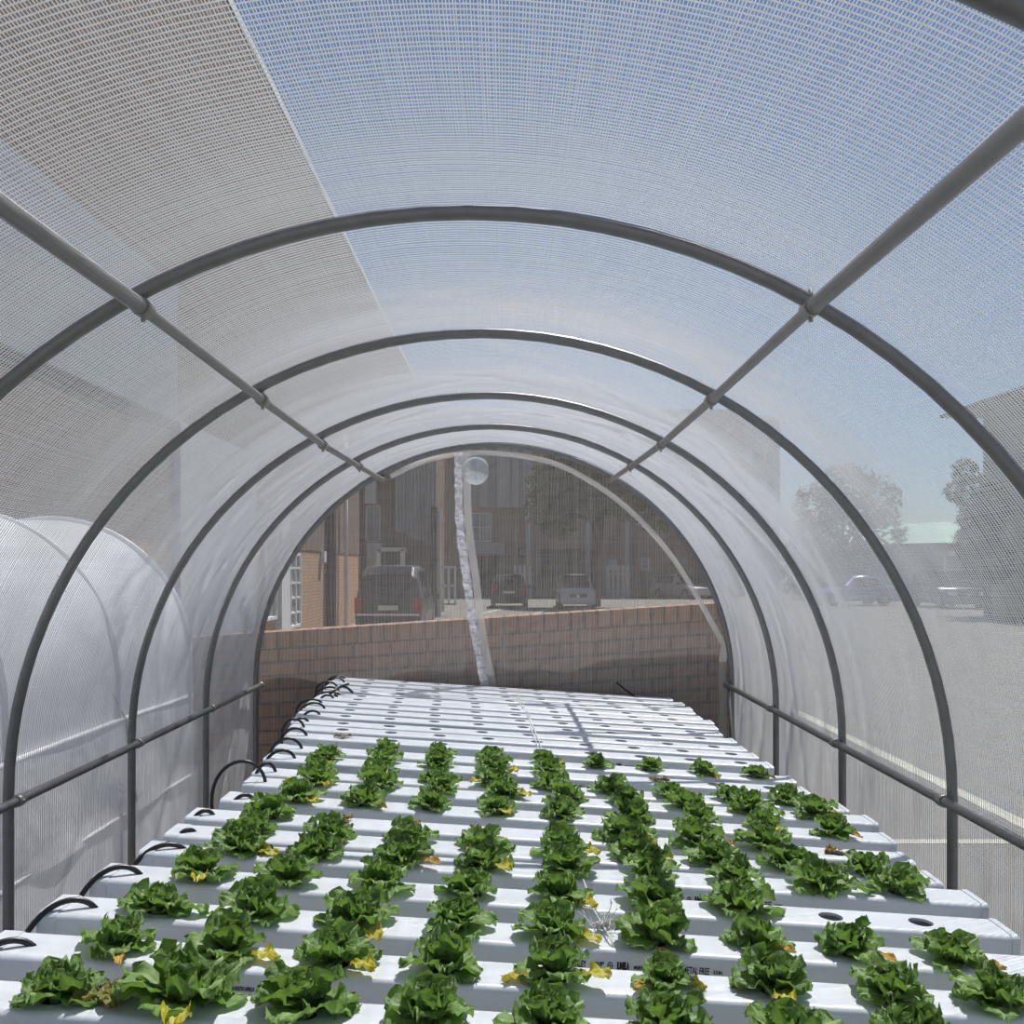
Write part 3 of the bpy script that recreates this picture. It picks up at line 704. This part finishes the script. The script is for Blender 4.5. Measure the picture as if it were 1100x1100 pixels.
# ------------------------------------------------------------------ white plastic tunnel alongside
nx, nr, nsp, ny0, ny1 = -2.55, .775, 1.29, -.3, 5.45
def poly_tunnel():
    t = empty('plastic_tunnel', (nx, 2.5, 0), 'white plastic covered low tunnel standing left of the net tunnel', 'tunnel')
    def part(o): o.parent = t; o.matrix_parent_inverse = Matrix.Translation((-nx,-2.5,0)); return o
    prof = [(nr+.03, 0), (nr+.015, .4), (nr+.01, .68)]
    vs, fs = [], []; K = 40; ysn = 60
    full = [(nr+.02,.0),(nr+.014,.35),(nr+.008,.7),(nr+.003,1.0)] + [(nr*math.cos(PI*i/K), nsp+nr*math.sin(PI*i/K)) for i in range(K+1)] + [(-nr,.7),(-nr,0)]
    for j in range(ysn+1):
        y = ny0+(ny1-ny0)*j/ysn; ph = (y-.45)/1.0
        for i, (x, z) in enumerate(full):
            d = 1 - .018*math.sin(PI*ph)**2*(1 if 3 < i < len(full)-2 else .3)
            w_ = .006*math.sin(9*y+3*z)+.005*math.sin(17*z-6*y)
            vs.append((nx+x*d+w_, y, z*(1 if i < 4 else (1-(1-d)*.6))))
    k = len(full)
    for j in range(ysn):
        for i in range(k-1): fs.append((j*k+i, j*k+i+1, (j+1)*k+i+1, (j+1)*k+i))
    part(MB().poly(vs, fs, 1).build('cover', POLY))
    # far end sheet
    e = [(nx+x, ny1, z) for x, z in full]
    part(MB().poly(e+[(nx, ny1+.02, .9)], [(i, (i+1)%k, k) for i in range(k)]).build('end_sheet', POLY))
    # edge rolls, skirt and hoop ridges showing through
    for y in (.45, 1.45, 2.45, 3.45, 4.45, ny1):
        part(MB().tube([(nx+x*1.006, y, z*1.004) for x, z in full if z > .02], .012 if y < ny1 else .016, 8).build('hoop_ridge', POLYS))
    for z, r_ in ((1.1, .012), (.66, .008)):
        part(MB().tube([(nx+nr+.012+.004*math.sin(5*y), y, z+.01*math.sin(2*y)) for y in np.linspace(ny0, ny1, 30)], r_, 6).build('seam', POLYS))
    vs, fs = [], []
    for j in range(41):
        y = ny0+(ny1-ny0)*j/40
        for i in range(6):
            z = 1.1-i*.09; vs.append((nx+nr+.018+.012*math.sin(7*y+z*9)*(i/5), y, z))
    for j in range(40):
        for i in range(5): fs.append((j*6+i, j*6+i+1, (j+1)*6+i+1, (j+1)*6+i))
    part(MB().poly(vs, fs, 1).build('skirt', POLYS))
    part(MB().tube([(nx+nr*.80, 4.2, nsp+nr*.62), (nx+nr*.98, 4.35, 1.3), (nx+nr+.02, 4.5, 1.1), (nx+nr+.03, 4.6, .7)], .004, 5).build('cord', STEELD))
poly_tunnel()

# ------------------------------------------------------------------ buildings
GLASS = mat('window_glass', (.20,.24,.29), .12, 0, spec=.9)
GLASSP = mat('pale_glazing', (.24,.26,.29), .5, 0, .08, .6, spec=.3)
WHITE = mat('white_paint', (.72,.73,.74), .6)
PLASTER = mat('grey_plaster', (.42,.44,.47), .8, 0, .08, 2)
DARKP = mat('dark_opening', (.035,.035,.04), .8)
SHEET = mat('corrugated_sheet', (.30,.33,.37), .5, .2)
GREYB = mat('grey_render', (.36,.34,.31), .85, 0, .08, .5)
ROOFG = mat('green_roof', (.26,.42,.34), .7, 0, .05, 2)
def child(mb, name, m, par):
    o = mb.build(name, m); o.parent = par; o.matrix_parent_inverse = Matrix.Translation(-par.location); return o
def window(par, axis, a0, a1, z0, z1, pl, nx_=2, nz_=2, fm=WHITE, d=.05, gm=None):
    """frame with mullions and a pane as sub-part; axis 'x': wall faces +x at x=pl, spans y; axis 'y': wall faces -y at y=pl, spans x"""
    mb = MB(); t = min(.07, (a1-a0)*.08)
    def bx(u0,u1,w0,w1,dep):
        if axis == 'x': mb.box((pl-.02,u0,w0),(pl+dep,u1,w1))
        else: mb.box((u0,pl-dep,w0),(u1,pl+.02,w1))
    bx(a0,a1,z0,z0+t,d); bx(a0,a1,z1-t,z1,d); bx(a0,a0+t,z0,z1,d); bx(a1-t,a1,z0,z1,d)
    for i in range(1,nx_): u = a0+(a1-a0)*i/nx_; bx(u-t*.35,u+t*.35,z0,z1,d*.8)
    for i in range(1,nz_): w_ = z0+(z1-z0)*i/nz_; bx(a0,a1,w_-t*.35,w_+t*.35,d*.8)
    f = child(mb, 'window', fm, par)
    p = MB()
    if axis == 'x': p.box((pl-.01,a0+t*.5,z0+t*.5),(pl+.012,a1-t*.5,z1-t*.5))
    else: p.box((a0+t*.5,pl-.012,z0+t*.5),(a1-t*.5,pl+.01,z1-t*.5))
    o = p.build('pane', gm or GLASS); o.parent = f
    o.matrix_parent_inverse = (f.matrix_parent_inverse.copy() if False else Matrix.Identity(4))
    o.matrix_parent_inverse = Matrix.Translation(-par.location) @ Matrix.Translation(par.location) if False else Matrix.Identity(4)
    return f
# --- long facade on the left
FX = -5.0
bl = empty('brick_building', (FX-3, 18, 0), 'tall brown brick building running along the left side behind the net', 'building')
def fY(px): return 5*F/(CX-px)
child(MB().box((FX-6, -4, HC+.45), (FX, 33, HC+10.15)), 'upper_wall', BR_DARK, bl)
child(MB().box((FX-6, -4, 0), (FX-.02, 33, HC+.45)), 'lower_wall', BR_FAC, bl)
child(MB().box((FX-6, -4.1, HC+10.15), (FX+.02, 60.1, HC+10.32)), 'parapet', WHITE, bl)
child(MB().box((FX-.1, fY(187), 0), (FX+.10, fY(270), HC+2.2)), 'plaster_bay', PLASTER, bl)
child(MB().box((FX-.1, -1, HC+2.2), (FX+.05, fY(187), HC+4.2)), 'glazed_band', GLASSP, bl)
child(MB().box((FX-6, 33, HC+4.9), (FX, 60, HC+10.15)), 'upper_wall', BR_DARK, bl)
window(bl, 'x', fY(282), fY(296), HC-1.1, HC+1.4, FX-.02, 1, 2, WHITE, .08)
child(MB().box((FX-.1, fY(297), 0), (FX+.12, fY(306), HC+1.6)), 'white_pier', WHITE, bl)
window(bl, 'x', fY(306), fY(322), HC-1.4, HC+.35, FX-.02, 3, 5, WHITE, .07)
child(MB().tube([(FX+.1, fY(352), 0), (FX+.1, fY(352), HC+4)], .14, 8), 'downpipe', DARKP, bl)
child(MB().tube([(FX+.15, fY(366), 0), (FX+.15, fY(366), HC+4)], .06, 8), 'downpipe', WHITE, bl)
child(MB().box((FX+.0, fY(345)-.05, HC+.15), (FX+.1, fY(345)+.25, HC+.45)), 'switch_box', WHITE, bl)
# --- block with white corrugated panel behind the van
DB = 36.0
def bX(px, D): return (px-CX)*D/F
def bZ(py, D): return HC+(CY-py)*D/F
b2 = empty('sheet_clad_building', (bX(430,DB), DB+2, 0), 'brown brick block with corrugated upper wall behind the dark van', 'building')
child(MB().box((bX(380,DB), DB, 0), (bX(468,DB), DB+5, bZ(470,DB))), 'wall', BR_DARK, b2)
mb = MB()   # corrugated panel with a slanting lower edge
x0, x1 = bX(424,DB), bX(466,DB); n = 22
vs = []
for i in range(n+1):
    x = x0+(x1-x0)*i/n; zl = bZ(570+i/n*17, DB); vs += [(x, DB-.1-.05*(i%2), zl), (x, DB-.1-.05*(i%2), bZ(478,DB))]
mb.poly(vs, [(2*i, 2*i+2, 2*i+3, 2*i+1) for i in range(n)])
child(mb, 'corrugated_panel', SHEET, b2)
window(b2, 'y', bX(393,DB), bX(409,DB), bZ(582,DB), bZ(543,DB), DB, 1, 1, WHITE, .1)
child(MB().box((bX(394,DB), DB-.08, 0), (bX(410,DB), DB, bZ(583,DB))), 'white_panel', WHITE, b2)
child(MB().box((bX(392,DB), DB-.08, bZ(541,DB)), (bX(404,DB), DB, bZ(515,DB))), 'white_panel', WHITE, b2)
child(MB().box((bX(464,DB), DB-.35, 0), (bX(470,DB), DB-.05, bZ(545,DB))), 'column', DARKP, b2)
child(MB().box((bX(470,DB), DB-.3, 0), (bX(474,DB), DB-.05, bZ(550,DB))), 'column', PLASTER, b2)
ac = empty('air_conditioner', (bX(420,DB-1.2), DB-1.0, 0), 'white framed air conditioner cabinet behind the dark van', 'air conditioner')
x0, x1, z0, z1 = bX(406,DB-1.2), bX(433,DB-1.2), bZ(608,DB-1.2), bZ(590,DB-1.2)
child(MB().box((x0,DB-1.15,0),(x1,DB-.5,z1)), 'cabinet', DARKP, ac)
mb = MB().box((x0-.05,DB-1.22,z1-.08),(x1+.05,DB-.5,z1+.06)).box((x0-.06,DB-1.22,0),(x0+.1,DB-1.1,z1)).box((x1-.1,DB-1.22,0),(x1+.06,DB-1.1,z1))
child(mb, 'frame', WHITE, ac)
def gate(px0, px1, py0, py1, D):
    t = empty('white_gate', (bX((px0+px1)/2,D), D, 0), 'small white barred gate left of the clear curtain strip', 'gate')
    x0, x1, z0, z1 = bX(px0,D), bX(px1,D), max(0.02,bZ(py1,D)), bZ(py0,D)
    mb = MB()
    for x in (x0, (x0+x1)/2, x1): mb.box((x-.04,D-.03,z0),(x+.04,D+.03,z1))
    for z in (z0+.04, (z0+z1)/2, z1-.04): mb.box((x0,D-.03,z-.04),(x1,D+.03,z+.04))
    child(mb, 'bars', WHITE, t)
gate(475, 489, 608, 650, 37)
# --- far brown building across the end
DF = 62.0
b3 = empty('far_brick_building', (bX(590,DF), DF+3, 0), 'far brown brick building with a dark carport behind the parked cars', 'building')
child(MB().box((bX(380,DF), DF, 0), (bX(800,DF), DF+6, bZ(440,DF))), 'wall', BR_FAR, b3)
child(MB().box((bX(500,DF), DF-.2, bZ(545,DF)), (bX(572,DF), DF+.1, bZ(484,DF))), 'grey_cladding', SHEET, b3)
for px in (500, 516, 534, 550, 562): child(MB().box((bX(px,DF), DF-.35, bZ(545,DF)), (bX(px+(7 if px!=534 else 14),DF), DF-.15, bZ(480,DF))), 'white_fin', PLASTER, b3)
window(b3, 'y', bX(503,DF), bX(528,DF), bZ(582,DF), bZ(551,DF), DF, 2, 2, WHITE, .12)
window(b3, 'y', bX(557,DF), bX(568,DF), bZ(598,DF), bZ(589,DF), DF, 1, 1, DARKP, .12)
window(b3, 'y', bX(689,DF), bX(697,DF), bZ(612,DF), bZ(599,DF), DF, 1, 2, WHITE, .12)
child(MB().box((bX(505,DF), DF-.3, bZ(595,DF)), (bX(541,DF), DF-.05, bZ(583,DF))), 'name_board', PLASTER, b3)
child(MB().box((bX(506,DF), DF-.1, 0), (bX(548,DF), DF-.02, bZ(597,DF))), 'carport_opening', DARKP, b3)
child(MB().box((bX(580,DF), DF-.1, 0), (bX(640,DF), DF-.02, bZ(590,DF))), 'carport_opening', DARKP, b3)
for px, t_ in ((568, 500), (632, 540), (674, 560)): child(MB().tube([(bX(px-1,DF), DF-.35, 0), (bX(px-1,DF), DF-.35, bZ(t_,DF))], .16, 8), 'drain_pipe', PLASTER, b3)
child(MB().box((bX(652,DF), DF-.4, bZ(612,DF)), (bX(662,DF), DF-.05, bZ(601,DF))), 'wall_box', PLASTER, b3)
for px0, nb in ((552, 4), (652, 5), ):
    t = empty('picket_fence', (bX(px0,57), 57, 0), 'short white picket fence '+('between the black hatchback and the white car' if px0 < 600 else 'right of the leaning tree trunk'), 'fence')
    mb = MB()
    for i in range(nb): x = bX(px0+i*5.2,57); mb.box((x,56.95,0),(x+.15,57.05,1.95))
    mb.box((bX(px0,57),57.05,.4),(bX(px0+nb*5.2,57),57.1,.5)).box((bX(px0,57),57.05,1.4),(bX(px0+nb*5.2,57),57.1,1.5))
    child(mb, 'pickets', PLASTER, t)
# --- right side buildings
b4 = empty('grey_tower', (bX(740,75), 80, 0), 'pale grey tower block seen through the net right of the arch', 'building')
child(MB().box((bX(700,75), 75, 0), (bX(838,75), 90, bZ(452,75))), 'wall', GREYB, b4)
child(MB().box((bX(698,75), 74.8, bZ(452,75)), (bX(841,75), 90.2, bZ(448,75))), 'roof_edge', WHITE, b4)
for j in range(4):
    for i in range(4): window(b4, 'y', bX(775+i*16,75), bX(784+i*16,75), bZ(500+j*30,75), bZ(486+j*30,75), 75, 1, 1, GREYB, .1)
RX = 18.5; RY = 38.0; RZ = HC+6.15
b5 = empty('grey_corner_building', (RX+4, 12, 0), 'grey rendered building with an overhanging roof at the right edge', 'building')
child(MB().box((RX, -4, 0), (RX+9, RY, RZ)), 'wall', GREYB, b5)
mb = MB(); z1 = RZ+.12; xe = RX-.75; xr = RX+9.5; ye = RY+2.2
mb.poly([(xe,-5,RZ),(xr,-5,RZ),(xr,ye,RZ),(xe,ye,RZ),(xe,-5,z1),(xr,-5,z1),(xr,ye,z1),(xe,ye,z1),(xe+4,-3,z1+.9),(xe+4,ye-4,z1+.9)],
        [(3,2,1,0),(0,1,5,4),(1,2,6,5),(2,3,7,6),(3,0,4,7),(7,4,8,9),(5,6,9,8),(4,5,8),(6,7,9)])
child(mb, 'roof', mat('roof_grey', (.30,.29,.27), .8), b5)
for y in (14, 24): window(b5, 'x', y, y+2.2, HC+.8, HC+2.4, RX, 2, 2, GREYB, .03)
DG = 62.0
b6 = empty('green_roofed_building', (bX(990,DG), DG+4, 0), 'low building with a pale green roof beyond the parked cars', 'building')
child(MB().box((bX(900,DG), DG, 0), (bX(1120,DG), DG+8, bZ(584,DG))), 'wall', GREYB, b6)
mb = MB().poly([(bX(895,DG),DG-.5,bZ(585,DG)),(bX(1125,DG),DG-.5,bZ(582,DG)),(bX(1125,DG),DG+6,bZ(554,DG)),(bX(895,DG),DG+6,bZ(562,DG)),
               (bX(895,DG),DG+12,bZ(585,DG)),(bX(1125,DG),DG+12,bZ(582,DG))], [(0,1,2,3),(3,2,5,4),(0,3,4),(1,5,2),(0,4,5,1)])
child(mb, 'roof', ROOFG, b6)
# small white awning by the dark suv
aw = empty('white_canopy', (bX(1030,50), 50, 0), 'small white flat canopy on two posts behind the dark car', 'canopy')
child(MB().box((bX(1012,50),49.2,bZ(597,50)),(bX(1048,50),51,bZ(592,50))), 'canopy_top', WHITE, aw)
for px in (1015, 1044): child(MB().tube([(bX(px,50),50,0),(bX(px,50),50,bZ(597,50))], .06, 8), 'post', WHITE, aw)

# ------------------------------------------------------------------ trees
BARK = mat('bark', (.09,.065,.05), .9, 0, .3, 6)
def tree(name, base, trunk_top, blobs, label, nleaf, ls, cols, seed, lean=(0,0), tr=.16):
    rd = random.Random(seed)
    t = empty(name, base, label, 'tree')
    bz = Vector(base); top = Vector(trunk_top)
    mid = (bz+top)/2 + Vector((lean[0], lean[1], 0))
    mb = MB(); pts = bez(bz, bz+(mid-bz)*.7, mid+(top-mid)*.3, top, 8); mb.tube(pts, tr, 8, taper=[tr*(1-.5*i/8) for i in range(9)])
    for (c, r) in blobs[:6]:
        q = pts[random.Random(seed+int(r*10)).randint(4,7)]; mb.tube(bez(q, q+(Vector(c)-q)*.3+Vector((0,0,.2)), q+(Vector(c)-q)*.7, Vector(c), 5), tr*.35, 6, taper=[tr*.45*(1-.13*i) for i in range(6)])
    child(mb, 'trunk', BARK, t)
    m = leaf_simple(name+'_foliage', cols)
    vs, fs = [], []; tot = sum(r**2 for c, r in blobs)
    for c, r in blobs:
        for _ in range(int(nleaf*r*r/tot)):
            d = Vector((rd.gauss(0,1), rd.gauss(0,1), rd.gauss(0,1))).normalized(); p = Vector(c)+d*r*rd.uniform(.45,1.0)**.6*Vector((1,1,1)).length/1.732
            a = Vector((rd.gauss(0,1), rd.gauss(0,1), rd.gauss(0,1))).normalized(); b_ = a.orthogonal().normalized()
            s = ls*rd.uniform(.6,1.4); n = len(vs)
            vs += [tuple(p-a*s), tuple(p+b_*s*.45), tuple(p+a*s), tuple(p-b_*s*.45)]; fs.append((n,n+1,n+2,n+3))
    o = raw('foliage', vs, fs, m); o.parent = t; o.matrix_parent_inverse = Matrix.Translation(-bz)
def leaf_simple(name, col):
    return thin(name, col, [x*1.2 for x in col], .3)
def blob(px, py, D, r): v = P(px, py, D); return (tuple(v), r)
rdb = random.Random(12)
D1 = 58.0
tree('broad_tree', P(905,1,D1)[0:2]+(0,) if False else (P(905,0,D1).x, D1, 0), P(905,560,D1), [blob(880,545,D1,1.6), blob(910,530,D1,1.9), blob(935,540,D1,1.8), blob(945,575,D1,1.6), blob(880,580,D1,1.7), blob(905,585,D1,2.2), blob(865,600,D1,1.3), blob(850,608,D1,1.0), blob(842,622,D1,.8), blob(870,625,D1,1.1), blob(920,610,D1,1.6)],
     'broad grey-green tree behind the blue car on the right', 5200, .20, (.15,.15,.10), 21)
D2 = 35.5
tree('slim_tree', (P(1062,0,D2).x, D2, 0), P(1055,545,D2), [blob(1037,508,D2,.5), blob(1024,528,D2,.35), blob(1046,530,D2,.75), blob(1054,560,D2,.85), blob(1047,585,D2,.8), blob(1062,605,D2,.9), blob(1064,545,D2,.8)],
     'slim ragged tree in front of the grey corner building', 3600, .12, (.13,.13,.085), 22)
D3 = 45.5
tree('leaning_tree', (P(641,0,D3).x, D3, 0), P(652,535,D3), [blob(620,500,D3,1.9), blob(650,490,D3,2.0), blob(600,520,D3,1.5), blob(680,520,D3,1.8), blob(640,525,D3,1.6), blob(590,545,D3,1.2), blob(705,545,D3,1.3), blob(600,560,D3,.9), blob(640,470,D3,1.8), blob(690,490,D3,1.6)],
     'dark leaning tree standing behind the white car', 8500, .16, (.10,.125,.06), 23, (-.3,0), .2)

# ------------------------------------------------------------------ cars
TYRE = mat('tyre', (.02,.02,.02), .8); RIM = mat('wheel_rim', (.35,.35,.36), .35, .8)
CGLASS = mat('car_glass', (.012,.014,.017), .08, 0, spec=.45)
REDL = mat('tail_light_red', (.35,.02,.02), .25); CLEARL = mat('head_light_clear', (.75,.77,.8), .12, spec=.8)
CHROME = mat('chrome', (.7,.7,.72), .15, .9); PLATE = mat('number_plate', (.72,.70,.60), .5); BLACKP = mat('black_trim', (.025,.025,.028), .6)
def car(name, label, loc, rz, Lc, W, H, col, kind, metal=.3):
    """front faces -y in local space; profile stations along y"""
    t = empty(name, loc, label, 'car'); t.rotation_euler = (0,0,rz)
    paint = mat('paint_'+name+('%d'%len(MATS)), col, .34, metal, coat=.25)
    hw = W/2
    # (y fraction, z of shoulder, z of roof, inset of the roof)
    if kind == 'mpv':  st = [(0,.42,.42,0),(.03,.62,.63,.02),(.20,.80,.82,.04),(.24,.82,.86,.06),(.42,.88,1.66,.17),(.60,.90,1.70,.16),(.88,.92,1.66,.17),(.96,.93,1.45,.14),(.985,.90,1.0,.05),(1.0,.50,.52,.0)]
    elif kind == 'suv': st = [(0,.45,.45,0),(.03,.78,.80,.02),(.24,.92,.94,.04),(.28,.94,1.0,.06),(.42,.96,1.68,.16),(.60,.97,1.72,.15),(.90,.98,1.66,.16),(.97,.98,1.2,.08),(1.0,.55,.56,0)]
    elif kind == 'hatch': st = [(0,.40,.40,0),(.03,.62,.63,.02),(.24,.78,.80,.04),(.29,.80,.86,.06),(.47,.86,1.40,.18),(.65,.88,1.45,.17),(.88,.90,1.38,.18),(.96,.92,1.10,.1),(.985,.88,.92,.03),(1.0,.48,.5,0)]
    else: st = [(0,.38,.38,0),(.03,.58,.59,.02),(.24,.76,.78,.04),(.30,.78,.84,.06),(.45,.84,1.36,.20),(.60,.86,1.42,.19),(.74,.88,1.34,.20),(.84,.90,.98,.08),(.97,.86,.88,.03),(1.0,.5,.52,0)]
    hs = H/max(s[2] for s in st)
    rows = []
    for yf, zs_, zr, ins in st:
        y = -Lc/2+yf*Lc; zs_ *= hs; zr *= hs; w_ = hw*(1-.06*(abs(yf-.5)*2)**6); zb = .22*hs
        wr = w_-ins; 
        rows.append([(-w_*.96,y,zb),(-w_,y,zb+.25*(zs_-zb)),(-w_,y,zs_-.06*hs),(-w_*.985,y,zs_),(-wr,y,max(zr-.07*hs,zs_)),(-wr*.86,y,zr),(0,y,zr+.015),
                     (wr*.86,y,zr),(wr,y,max(zr-.07*hs,zs_)),(w_*.985,y,zs_),(w_,y,zs_-.06*hs),(w_,y,zb+.25*(zs_-zb)),(w_*.96,y,zb)])
    mb = MB(); vs = [p for r_ in rows for p in r_]; k = 13; fs = []
    for i in range(len(rows)-1):
        for j in range(k-1): fs.append((i*k+j, (i+1)*k+j, (i+1)*k+j+1, i*k+j+1))
        fs.append((i*k+12, (i+1)*k+12, (i+1)*k, i*k))
    fs.append(tuple(range(k))); fs.append(tuple((len(rows)-1)*k+j for j in reversed(range(k))))
    mb.poly(vs, fs, 1); mb.sm[-1] = 0
    body = mb.build('body', paint, t)
    md = body.modifiers.new('bev', 'BEVEL'); md.width = .025; md.segments = 2; md.limit_method = 'ANGLE'; md.angle_limit = .5
    # windows: quads lifted a little off the body
    def quad(name, a, b_, c, d, m, off=.012, shrink=.06):
        ps = [Vector(p) for p in (a,b_,c,d)]; ce = sum(ps, Vector())/4; ps = [ce+(p-ce)*(1-shrink) for p in ps]
        n = (ps[1]-ps[0]).cross(ps[2]-ps[0]).normalized()
        if n.dot(ce-Vector((0,0,.5*H))) < 0: n = -n
        vs_ = [p+n*off for p in ps]+[p-n*.02 for p in ps]
        return MB().poly(vs_, [(0,1,2,3),(7,6,5,4),(0,4,5,1),(1,5,6,2),(2,6,7,3),(3,7,4,0)]).build(name, m, t)
    iw = 3; ir = 4; last = len(rows)-1
    quad('windscreen', rows[3][5], rows[3][7], rows[4][7], rows[4][5], CGLASS, .035)
    re = {'mpv': (6,7,8), 'suv': (6,7,7), 'hatch': (6,7,7), 'sedan': (6,7,7)}[kind]
    quad('rear_window', rows[re[0]][5], rows[re[0]][7], rows[re[1]][7], rows[re[1]][5], CGLASS, .035)
    for sgn in (0, 1):
        A, B = (3, 4) if sgn == 0 else (9, 8)
        for (i0, i1) in ((4,5),(5,6)):
            quad('side_window', rows[i0][A], rows[i1][A], rows[i1][B], rows[i0][B], CGLASS, .012, .12)
    yr = Lc/2; yf_ = -Lc/2; zs_b = rows[-2][3][2]
    for s in (-1, 1):
        MB().obox((s*(hw-.13), yr-.05, zs_b*.86), (.2,.14,.36*hs)).build('tail_light', REDL, t)
        MB().obox((s*(hw-.25), yf_+.10, rows[1][3][2]*.90), (.36,.22,.15)).build('head_light', CLEARL, t)
        mb = MB().obox((s*(hw+.10), yf_+.30*Lc, rows[3][3][2]+.10), (.2,.12,.15)); mb.build('side_mirror', BLACKP, t)
    MB().obox((0, yr-.02, zs_b*.62), (W*.90, .12, .06)).build('bumper_trim', CHROME if kind in ('mpv',) else BLACKP, t)
    MB().obox((0, yr+.0, .42*hs), (W*.92,.12,.26)).build('rear_bumper', paint if kind != 'mpv' else BLACKP, t)
    MB().obox((0, yr+.03, zs_b*.80), (.50,.03,.12)).build('number_plate', PLATE, t)
    MB().obox((0, yf_-.0, .42*hs), (W*.92,.14,.26)).build('front_bumper', paint, t)
    gm = MB().obox((0, yf_+.03, rows[1][3][2]*.82), (W*.46,.12,.15*hs)).build('grille', BLACKP, t)
    MB().tube([(0, yf_-.045, rows[1][3][2]*.82), (0, yf_-.06, rows[1][3][2]*.82)], .06, 12).build('badge', CHROME, gm)
    for sx in (-1, 1):
        for yy in (-Lc*.31, Lc*.29):
            wr = .31*H/1.5 if kind != 'suv' else .35
            wh = MB().tube([(sx*(hw-.17), yy, wr), (sx*(hw+.01), yy, wr)], wr, 20).build('wheel', TYRE, t)
            MB().tube([(sx*(hw-.02), yy, wr), (sx*(hw+.018), yy, wr)], wr*.62, 14).build('rim', RIM, wh)
    return t
xv = bX(417, 24.7)
car('dark_van', 'dark charcoal people carrier parked with its rear towards the brick wall', (xv, 24.7+2.2, 0), PI, 4.4, 1.76, 1.86, (.05,.052,.06), 'mpv', 0)
car('black_hatchback', 'black hatchback with red tail lights right of the clear strip', (bX(547,43), 43+1.9, 0), PI, 3.8, 1.62, 1.5, (.03,.03,.032), 'hatch')
car('white_car', 'white compact car facing the wall with a dark grille', (bX(621,43), 43+1.8, 0), 0, 3.7, 1.62, 1.50, (.88,.89,.91), 'suv', 0)
car('silver_car', 'silver car by the right edge of the arch', (bX(733,58), 58, 0), .5, 4.2, 1.7, 1.45, (.50,.51,.53), 'hatch')
car('blue_car', 'blue sedan parked side on beneath the broad tree', (bX(915,47), 47, 0), -PI/2+.1, 4.1, 1.75, 1.45, (.10,.14,.30), 'sedan')
car('dark_suv', 'dark grey car facing forward below the white canopy', (bX(1034,43), 44.6, 0), .0, 4.3, 1.85, 1.66, (.10,.105,.115), 'suv')

# ------------------------------------------------------------------ light, sky, camera
SUN = Vector((.235, .50, 1)).normalized()
ld = bpy.data.lights.new('sun', 'SUN'); ld.energy = 7.5; ld.angle = math.radians(.53); ld.color = (1, .98, .95)
lo = bpy.data.objects.new('sun', ld); COL.objects.link(lo); lo.location = SUN*30; lo.rotation_euler = (-SUN).to_track_quat('-Z', 'Y').to_euler()
wd = bpy.data.worlds.new('sky'); S.world = wd; wd.use_nodes = True; nt = wd.node_tree
sk = nt.nodes.new('ShaderNodeTexSky'); sk.sky_type = 'NISHITA'; sk.sun_disc = False
sk.sun_elevation = math.asin(SUN.z); sk.sun_rotation = math.atan2(SUN.x, SUN.y)
sk.air_density = 1.0; sk.dust_density = .6; sk.ozone_density = 1.5; sk.altitude = 1500
bg = nt.nodes['Background']; bg.inputs['Strength'].default_value = .082
nt.links.new(sk.outputs[0], bg.inputs['Color'])
cd = bpy.data.cameras.new('camera'); cd.sensor_width = 36; cd.lens = 36*F/1100; cd.shift_x = (550-CX)/1100; cd.shift_y = (CY-550)/1100
cd.clip_start = .05; cd.clip_end = 500
co = bpy.data.objects.new('camera', cd); COL.objects.link(co); co.location = (0,0,HC); co.rotation_euler = (PI/2, 0, 0)
S.camera = co
S.view_settings.view_transform = 'Standard'; S.view_settings.look = 'None'; S.view_settings.gamma = 1; S.view_settings.exposure = 0
S.view_settings.use_curve_mapping = False
